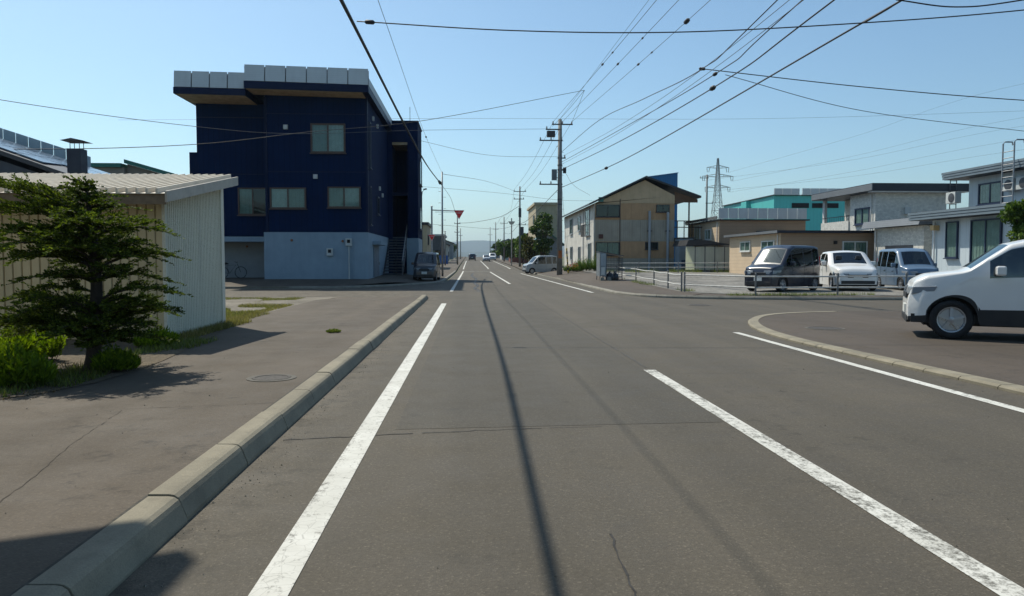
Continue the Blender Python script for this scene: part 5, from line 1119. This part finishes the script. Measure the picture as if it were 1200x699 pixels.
# stop signs
RED = M('sign_red', (0.78, 0.020, 0.022), 0.4, 0.06); SGW = M('sign_white', (0.75, 0.75, 0.73), 0.4, 0.05)
def textmesh(s, size):
    cu = bpy.data.curves.new('lettering', 'FONT'); cu.body = s; cu.size = size; cu.align_x = 'CENTER'; cu.align_y = 'CENTER'; cu.extrude = 0.002
    o = bpy.data.objects.new('lettering_tmp', cu); COL.objects.link(o); dg = bpy.context.evaluated_depsgraph_get(); dg.update()
    me = bpy.data.meshes.new_from_object(o.evaluated_get(dg)); bpy.data.objects.remove(o); return me
def stopplate(parent, x, y, z, w_):
    h = w_*0.866; tri = lambda s, yy: [(x-w_/2*s, yy, z+h*0.5*s), (x, yy, z-h*0.5*s-0.02*0), (x+w_/2*s, yy, z+h*0.5*s)]
    pl = B().prism(tri(1.0, y), (0, 0.02, 0)).build('sign_plate', SGW, parent); 
    B().prism([(p[0], p[1], p[2]+h*0.012) for p in tri(0.90, y-0.006)], (0, 0.005, 0)).build('red_field', RED, pl)
    me = textmesh('止まれ', w_*0.22); me.materials.clear(); me.materials.append(SGW); o = bpy.data.objects.new('lettering', me); COL.objects.link(o); o.parent = pl
    o.rotation_euler = (R(90), 0, 0); o.location = Vector((x, y-0.009, z+h*0.22))-ORG[parent.name]; return pl
ss = thing('stop_sign', 'tall grey post with overhead arm carrying a red triangular stop sign', 'sign', (-3.23, 64, 0.12))
B().tube([(-3.23, 64, 0.1), (-3.23, 64, 5.9)], [0.09, 0.07], 10).build('post', STEEL, ss); B().lathe((-3.23, 64, 5.88), (0,0,1), [(0.09, 0), (0.09, 0.06), (0.03, 0.1)], 10).build('post_cap', STEEL, ss)
B().tube([(-3.23, 64, 5.62), (-1.2, 64, 5.55)], [0.05, 0.035], 8).build('arm', STEEL, ss); B().tube([(-2.95, 64, 5.45), (-1.3, 64, 5.45)], 0.02, 6).build('brace', STEEL, ss)
stopplate(ss, -0.93, 63.95, 5.22, 0.9)
s2 = stopplate(ss, -3.23, 63.88, 3.28, 0.62)
# street lamp
la = thing('street_lamp', 'slim grey street lamp behind the stair tower of the navy block', 'lamp', (-3.95, 62, 0.14))
B().tube([(-3.95, 62, 0.1), (-3.95, 62, 6.6), (-3.9, 62, 6.95), (-3.72, 62, 7.15)], [0.07, 0.05, 0.04, 0.035], 8).build('post', DSTEEL, la); B().hexa([(-3.8, 61.9, 7.10), (-3.5, 61.9, 7.16), (-3.5, 62.1, 7.16), (-3.8, 62.1, 7.10), (-3.8, 61.92, 7.2), (-3.55, 61.92, 7.26), (-3.55, 62.08, 7.26), (-3.8, 62.08, 7.2)]).build('lamp_head', DSTEEL, la)
# diamond fishing-net shaped roadside marker (down-pointing snow arrow) on the right pole line
mk = thing('marker_sign', 'pole with pale inverted triangle board far along the right kerb', 'sign', (6.5, 118, zr(118)))
z_ = zr(118); B().tube([(6.5, 118, z_), (6.5, 118, z_+7.5)], 0.09, 8).build('post', STEEL, mk); B().prism([(5.95, 117.9, z_+7.0), (7.05, 117.9, z_+7.0), (6.75, 117.9, z_+6.5), (6.25, 117.9, z_+6.5)], (0, 0.05, 0)).build('board', M('marker_pale', (0.38, 0.40, 0.38), 0.6), mk)

# ================================================================== POLES
def pole(label, x, y, h, r0=0.17, r1=0.10, arms=(), z0=None, mat=None, group='utility poles', extra=None, bolts=True):
    z0 = zr(y)+0.09 if z0 is None else z0; t = thing('utility_pole', label, 'utility pole', (x, y, z0), 0, group)
    B().tube([(x, y, z0-0.2), (x, y, z0+h)], [r0, r1], 14).build('shaft', mat or POLEC, t, smooth=True)
    for (z, a, c, nins) in arms:
        am = B().box(x+a, x+c, y-0.15, y-0.06, z-0.045, z+0.045).build('crossarm', DSTEEL, t)
        for q in range(nins):
            xx = x+lerp(a+0.08, c-0.08, q/max(1, nins-1)); B().lathe((xx, y-0.105, z+0.045), (0,0,1), [(0.03, 0), (0.07, 0.04), (0.04, 0.09), (0.065, 0.12), (0.03, 0.2)], 10).build('insulator', M('porcelain', (0.35, 0.34, 0.32), 0.35), am)
    if bolts:
        z = z0+2.2; k = 0
        while z < z0+h-1.5:
            s = 1 if k % 2 else -1; B().tube([(x+s*0.10, y, z), (x+s*0.30, y, z)], 0.012, 4).build('climbing_bolt', DSTEEL, t); z += 0.45; k += 1
            if k > 22: break
    return t
pm = pole('tall concrete utility pole with crossarms and grey box in front of the gabled house', 7.16, 60, 12.45, 0.235, 0.15, [(12.15, -0.65, 1.0, 3), (11.75, -1.15, 0.1, 2), (10.88, -1.65, 0.2, 3), (7.42, -1.65, 0.2, 3), (9.5, -0.2, 0.45, 2), (8.55, -0.2, 0.5, 2)], 0.11)
bx_ = B().box(6.1, 6.75, 59.7, 60.1, 11.15, 11.62).build('switch_box', M('dark_switch', (0.05, 0.05, 0.055), 0.5), pm, bevel=0.02)
for q in range(5): B().box(6.14+q*0.125, 6.2+q*0.125, 59.68, 59.72, 11.2, 11.58).build('cooling_fin', MATS['dark_switch'], bx_)
B().box(6.5, 6.9, 59.75, 60.1, 7.75, 8.6).build('junction_box', M('grey_blue_box', (0.12, 0.15, 0.17), 0.5), pm, bevel=0.02)
for z in (7.95, 8.4): B().tube([(6.9, 59.95, z), (7.1, 60, z)], 0.03, 5).build('bracket', DSTEEL, pm)
for z in (8.9, 6.2, 5.8): B().lathe((7.16, 60, z), (0,0,1), [(0.20, 0), (0.20, 0.08)], 14).build('band', DSTEEL, pm)
B().box(7.4, 7.65, 59.8, 60.0, 8.3, 8.75).build('cable_closure', CABLE, pm, bevel=0.03)
YB = M('orange_plate', (0.42, 0.12, 0.02), 0.6, 0.2); B().box(7.04, 7.32, 59.755, 59.775, 1.55, 2.15).build('plate', YB, pm)
B().tube([(7.02, 59.9, 0.1), (7.02, 59.9, 7.5)], 0.035, 6).build('conduit', DSTEEL, pm)
gy = thing('guy_wire', 'stay wire with black and yellow guard beside the tall utility pole', 'guy wire', (7.95, 60.6, 0.12))
B().tube([(7.95, 60.6, 0.1), (7.22, 60.05, 8.8)], 0.012, 5).build('wire', CABLEG, gy)
YEL = M('guard_yellow', (0.55, 0.36, 0.02), 0.6, 0.15)
for i in range(10):
    a = Vector((7.95, 60.6, 0.15)).lerp(Vector((7.78, 60.47, 2.35)), i/10); c = Vector((7.95, 60.6, 0.15)).lerp(Vector((7.78, 60.47, 2.35)), (i+1)/10); B().tube([a, c], 0.055, 8).build('guard_band', YEL if i % 2 else BLK, gy)
p2 = pole('second concrete utility pole along the right kerb, with crossarm and dark box', 7.2, 109, 11.6, 0.17, 0.10, [(11.3, -0.9, 0.9, 3), (10.2, -0.9, 0.6, 2), (6.5, -0.2, 0.9, 2)])
B().box(7.0, 7.4, 108.7, 109.0, 7.6, 8.9).build('transformer', DSTEEL, p2, bevel=0.03); B().box(7.3, 7.75, 108.8, 109.1, 5.0, 6.2).build('junction_box', DSTEEL, p2, bevel=0.02)
pole('third utility pole along the right kerb, thin in the distance', 7.3, 162, 9.6, 0.16, 0.10, [(9.3, -0.8, 0.8, 2)])
pole('fourth utility pole along the right kerb far away', 7.3, 215, 10.5, 0.16, 0.1, [(10.2, -0.8, 0.8, 2)], bolts=False)
pole('farthest utility pole along the right kerb', 7.3, 275, 11, 0.16, 0.1, [(10.6, -0.8, 0.8, 2)], bolts=False)
pole('slim steel utility pole on the left kerb where the thick cable lands', -2.2, 60, 8.25, 0.085, 0.06, [], 0.12, STEEL)
pole('slim utility pole on the left kerb behind the stop sign', -2.1, 125, 8.0, 0.13, 0.09, [(7.4, -0.5, 0.5, 2)])
pole('thin utility pole far along the left kerb', -2.6, 150, 7.2, 0.12, 0.09, [(6.9, -0.5, 0.5, 2)], bolts=False)
pole('utility pole furthest along the left kerb', -2.6, 205, 8.4, 0.14, 0.09, [(8.0, -0.5, 0.5, 2)], bolts=False)
pole('short bare pole on the left kerb beyond the graphite van', -3.9, 118, 5.3, 0.10, 0.08, [], None, None, 'utility poles', None, False)
pole('lone utility pole behind the beige houses near the lattice tower', 35.0, 110, 13.9, 0.18, 0.12, [(13.5, -1.1, 0.2, 2), (9.8, -0.2, 0.9, 2)], 0.1, None, 'utility poles', None, False)
pole('utility pole beside the camera on the right, outside the view', 8.9, -7, 12.3, 0.2, 0.12, [(11.9, -0.1, 3.2, 3)], 0.05)
pole('utility pole beside the camera on the left, outside the view', -2.3, -8, 8.6, 0.17, 0.12, [], 0.13)
# lattice transmission tower
def lattice(label, x, y, H, bw_, arms):
    t = thing('transmission_tower', label, 'tower', (x, y, 0)); b = B(); half = lambda z: lerp(bw_, bw_*0.28, z/(H*0.7)) if z < H*0.7 else lerp(bw_*0.28, 0.3, (z-H*0.7)/(H*0.3))
    zs_ = [0]; 
    while zs_[-1] < H-1: zs_.append(min(H, zs_[-1]+max(1.6, half(zs_[-1])*1.9)))
    cr = lambda z: [Vector((x+sx*half(z), y+sy*half(z), z)) for sx, sy in ((-1,-1),(1,-1),(1,1),(-1,1))]
    for a, c in zip(zs_, zs_[1:]):
        p, q = cr(a), cr(c)
        for i in range(4):
            j = (i+1) % 4; b.tube([p[i], q[i]], 0.12, 4); b.tube([p[i], q[j]], 0.075, 4); b.tube([p[j], q[i]], 0.075, 4); b.tube([q[i], q[j]], 0.07, 4)
    b.build('mast', TWR, t)
    for z, l in arms:
        for s in (-1, 1):
            a = B(); e = Vector((x+s*l, y, z+0.3))
            for dz in (0, 1.3):
                for sy in (-1, 1): a.tube([(x+s*half(z)*0.9, y+sy*half(z), z+dz), e], 0.09, 4)
            for k in (0.3, 0.6): a.tube([Vector((x+s*half(z), y, z)).lerp(e, k), Vector((x+s*half(z), y, z+1.3)).lerp(e, k)], 0.06, 4)
            am = a.build('crossarm', TWR, t)
            for dx in (0.0, -0.9*s): 
                ib = B().tube([e+Vector((dx*1.6, 0, 0)), e+Vector((dx*0.8-0.2*s, 0, -2.3))], 0.13, 6).build('insulator_string', TWR, am)
    return t
TWR = M('tower_steel', (0.16, 0.17, 0.18), 0.6, 0.1, metal=0.2)
lattice('tall lattice transmission tower far behind the gabled house', 119.8, 360, 50.5, 4.3, [(36.3, 6.2), (41.6, 7.6), (45.8, 5.4)])
lattice('tiny far lattice tower above the green roof on the right', 76, 900, 60, 6, [(44, 8), (52, 7)])

# ================================================================== OVERHEAD CABLES
cable('thick twisted cable bundle sweeping from the upper left to the slim steel pole', [(-2.3, -8, 5.75), (-2.25, 5, 5.75), (-2.24, 13.5, 5.94), (-2.45, 27.6, 6.48), (-2.52, 45, 6.98), (-2.2, 60, 7.30)], 0.034, knots=[(0.36, 0.045), (0.372, 0.04), (0.97, 0.13), (0.955, 0.09)])
cable('thin strand wound beside the thick cable bundle at the upper left', [(-2.35, -8, 5.82), (-2.31, 5, 5.83), (-2.27, 13.5, 6.05), (-2.52, 27.6, 6.55), (-2.58, 45, 7.03), (-2.2, 60, 7.36)], 0.014)
cable('thin wire right of the thick bundle, reaching the top of the slim steel pole', [(-2.3, -8, 7.9), (-2.25, 19, 7.8), (-2.4, 40, 8.11), (-2.2, 60, 8.27)], 0.0075, CABLEG, knots=[(0.72, 0.05)])
cable('long cross wire sagging across the top of the sky from the thick bundle', [(-2.26, 15.5, 6.19), (0.85, 15.2, 5.97), (4.07, 15.0, 5.93), (7.63, 14.8, 6.10), (11.0, 14.6, 6.36), (16, 14.2, 6.9)], 0.013, knots=[(0.02, 0.045)])
for (a, m_, e, lb, kn) in (((6.6, 60, 12.35), (7.55, 30.6, 11.90), (8.95, -7, 12.1), 'leftmost of the three high power lines fanning up from the tall pole', (0.35, 0.40)), ((7.4, 60, 12.42), (8.46, 30.6, 11.92), (10.4, -7, 12.1), 'middle one of the three high power lines fanning up from the tall pole', (0.37, 0.42)), ((8.08, 60, 12.35), (9.76, 30.6, 11.94), (11.95, -7, 12.1), 'rightmost of the three high power lines from the tall pole, with a dark sleeve', (0.34, 0.40))):
    cable(lb, [a, m_, e], 0.012, CABLEG, knots=[(kn[0], 0.06), (kn[1], 0.045)] + ([(0.475, 0.10), (0.483, 0.10)] if 'sleeve' in lb else []))
cable('thin line close left of the high power lines', [(7.16, 60, 12.6), (7.30, 30.6, 11.98), (8.7, -7, 12.3)], 0.008, CABLEG)
for i, (a, c) in enumerate((((6.6, 60, 12.33), (6.4, 109, 11.6)), ((7.4, 60, 12.42), (7.2, 109, 11.6)), ((8.08, 60, 12.33), (8.0, 109, 11.6)))):
    cable(['left', 'middle', 'right'][i]+' high power line between the tall pole and the second pole', [a, ((a[0]+c[0])/2, 84, 11.4), c], 0.013, CABLEG)
for i in range(2): cable(['left', 'right'][i]+' power line between the second and third poles', [(6.4+1.6*i, 109, 11.6), (7.2+0.4*i, 136, 10.2), (6.6+1.5*i, 162, zr(162)+9.5)], 0.014, CABLEG)
for i in range(2): cable(['left', 'right'][i]+' power line between the third and fourth poles', [(6.6+1.5*i, 162, zr(162)+9.5), (6.6+1.5*i, 190, 10.4), (6.6+1.5*i, 215, zr(215)+10.4)], 0.018, CABLEG)
cable('spiral wrapped wire from the high power lines down left across the navy block', [(6.98, 46, 11.73), (-2.2, 39, 8.55), (-7.11, 34, 7.06), (-10.49, 30, 5.89), (-14.39, 26, 5.08), (-19, 22, 4.6)], 0.014)
cable('short jumper from the spiral wire up to the tall pole crossarm', [(6.98, 46, 11.73), (7.5, 53, 11.9), (8.05, 60, 12.2)], 0.012)
cable('short jumper from the spiral wire to the left end of the crossarm', [(6.98, 46, 11.73), (6.8, 53, 11.8), (6.55, 60, 12.0)], 0.012)
cable('upper wire entering at the left edge and crossing the navy block to the tall pole', [(-18, 20, 6.6), (-14.3, 24, 6.28), (-10.48, 30, 6.55), (-7.84, 36, 7.31), (-3.13, 47, 9.39), (6.05, 60, 11.80)], 0.011, CABLEG)
cable('lower wire from the stair tower roof to the tall pole', [(-4.06, 53.5, 9.9), (1.37, 57, 9.29), (7.1, 60, 9.61)], 0.012, CABLEG)
cable('service cable from the tall pole rising past the gable roof to the drop wires', [(7.3, 60, 10.0), (7.66, 45, 9.70), (7.9, 34, 8.7), (8.05, 26, 8.02), (8.2, 20.5, 8.3), (8.8, -7, 10.5)], 0.017, knots=[(0.60, 0.05)])
cable('second service cable just under the first between the tall pole and the drop wires', [(7.3, 60, 9.2), (7.8, 42, 8.35), (8.18, 25, 7.60), (8.22, 19, 7.8), (8.9, -7, 9.6)], 0.016, knots=[(0.5, 0.06)])
cable('third cable below, running up to the top edge right of centre', [(7.3, 60, 8.6), (7.95, 40, 7.7), (8.28, 24.5, 7.23), (8.06, 16.5, 7.15), (8.9, -7, 8.3)], 0.020, knots=[(0.48, 0.08)])
cable('lowest and thickest cable from the tall pole to the top right', [(7.3, 60, 7.18), (8.4, 40, 6.85), (8.25, 16, 6.39), (8.15, 14, 6.30), (8.9, -7, 6.6)], 0.022, knots=[(0.20, 0.09)])
cable('thin telephone wire between the service cables, upper one', [(7.3, 60, 9.62), (7.9, 38, 8.4), (7.98, 18.7, 7.89), (8.9, -7, 9.3)], 0.009, CABLEG)
cable('thin telephone wire between the service cables, lower one', [(7.3, 60, 9.01), (7.9, 38, 8.05), (8.04, 18, 7.66), (8.9, -7, 9.0)], 0.009, CABLEG)
cable('drop wire from the service cable to the right edge, upper one', [(8.05, 26, 8.02), (13.49, 25.5, 7.36), (18.94, 25, 6.86), (26, 24.5, 6.5)], 0.017, knots=[(0.0, 0.05)])
cable('drop wire from the service cable to the right edge, lower one', [(8.53, 25, 7.58), (14.31, 27, 6.85), (22.77, 30, 6.70), (27, 32, 6.8)], 0.012)
cable('slack loop of cable at the very top right corner', [(8.03, 14, 6.30), (9.07, 13.8, 6.12), (10.16, 13.5, 6.17), (13, 13, 6.6)], 0.014)
cable('thin slack wire from the tall pole to the gabled house eave', [(7.3, 60, 9.0), (8.4, 61.5, 7.6), (10.2, 63.8, 6.9)], 0.010)
cable('wire crossing the street from the slim steel pole to the second pole', [(-2.2, 60, 8.2), (2.0, 85, 10.2), (6.9, 109, 11.2)], 0.016, CABLEG)
cable('cross street wire at the second pole height, running left to right', [(-7.5, 105, 11.6), (0, 106, 11.15), (6.0, 108, 10.8), (14, 112, 10.3), (24, 116, 10.6)], 0.018, CABLEG)
cable('heavy sagging bundle from the second pole to the left kerb pole', [(7.1, 109, 9.2), (4.4, 112, 7.8), (0.5, 118, 7.3), (-2.1, 125, 7.5)], 0.030)
cable('low cross street wire beyond the stop sign', [(-10, 104, 6.7), (-2.1, 107, 6.2), (4, 109, 5.9), (7.0, 109, 6.6)], 0.018, CABLEG)
cable('telephone bundle from the tall pole down to the second pole', [(7.1, 60, 7.1), (6.6, 85, 6.0), (7.1, 109, 6.6)], 0.024)
cable('telephone bundle between the second and third poles', [(7.1, 109, 6.6), (7.2, 136, 6.2), (7.2, 162, 7.2)], 0.024)
cable('bundle from the slim steel pole down to the stop sign', [(-2.2, 60, 7.3), (-1.6, 62, 6.5), (-1.3, 64, 5.6)], 0.014)
cable('faint far power line across the whole sky, level', [(-90, 200, 37.3), (0, 200, 38.6), (80, 200, 39.4), (170, 200, 43)], 0.03, CABLEG)
for i, (z0, dx, ye, lb) in enumerate(((45.8, 5.4, 100, 'top'), (41.6, 7.6, 138, 'second'), (41.6, -7.6, 148, 'third'), (36.3, 6.2, 163, 'fourth'), (36.3, -6.2, 176, 'bottom'))):
    ze = [73.8, 60.0, 56.5, 51.2, 46.8][i]; cable(lb+' of the five transmission lines running right from the lattice tower', [(119.8+dx, 360, z0-2), (172, 330, lerp(z0-2, ze, 0.47)-1.2), (227.5, 300, ze), (330, 245, ze+10)], 0.035, CABLEG)

# ================================================================== HAZE
hzb = B().box(-7000, 7000, -300, 9500, -3, 300).build('haze', None); tag(hzb, 'thin summer haze in the air', None, None, 'stuff')
hm = bpy.data.materials.new('haze_air'); hm.use_nodes = True; ht = hm.node_tree; ht.nodes.remove(ht.nodes['Principled BSDF'])
pv = ht.nodes.new('ShaderNodeVolumePrincipled'); pv.inputs['Color'].default_value = (0.68, 0.85, 1.0, 1); pv.inputs['Density'].default_value = 0.00010; pv.inputs['Anisotropy'].default_value = 0.45
ht.links.new(pv.outputs[0], ht.nodes['Material Output'].inputs['Volume']); hzb.data.materials.append(hm)
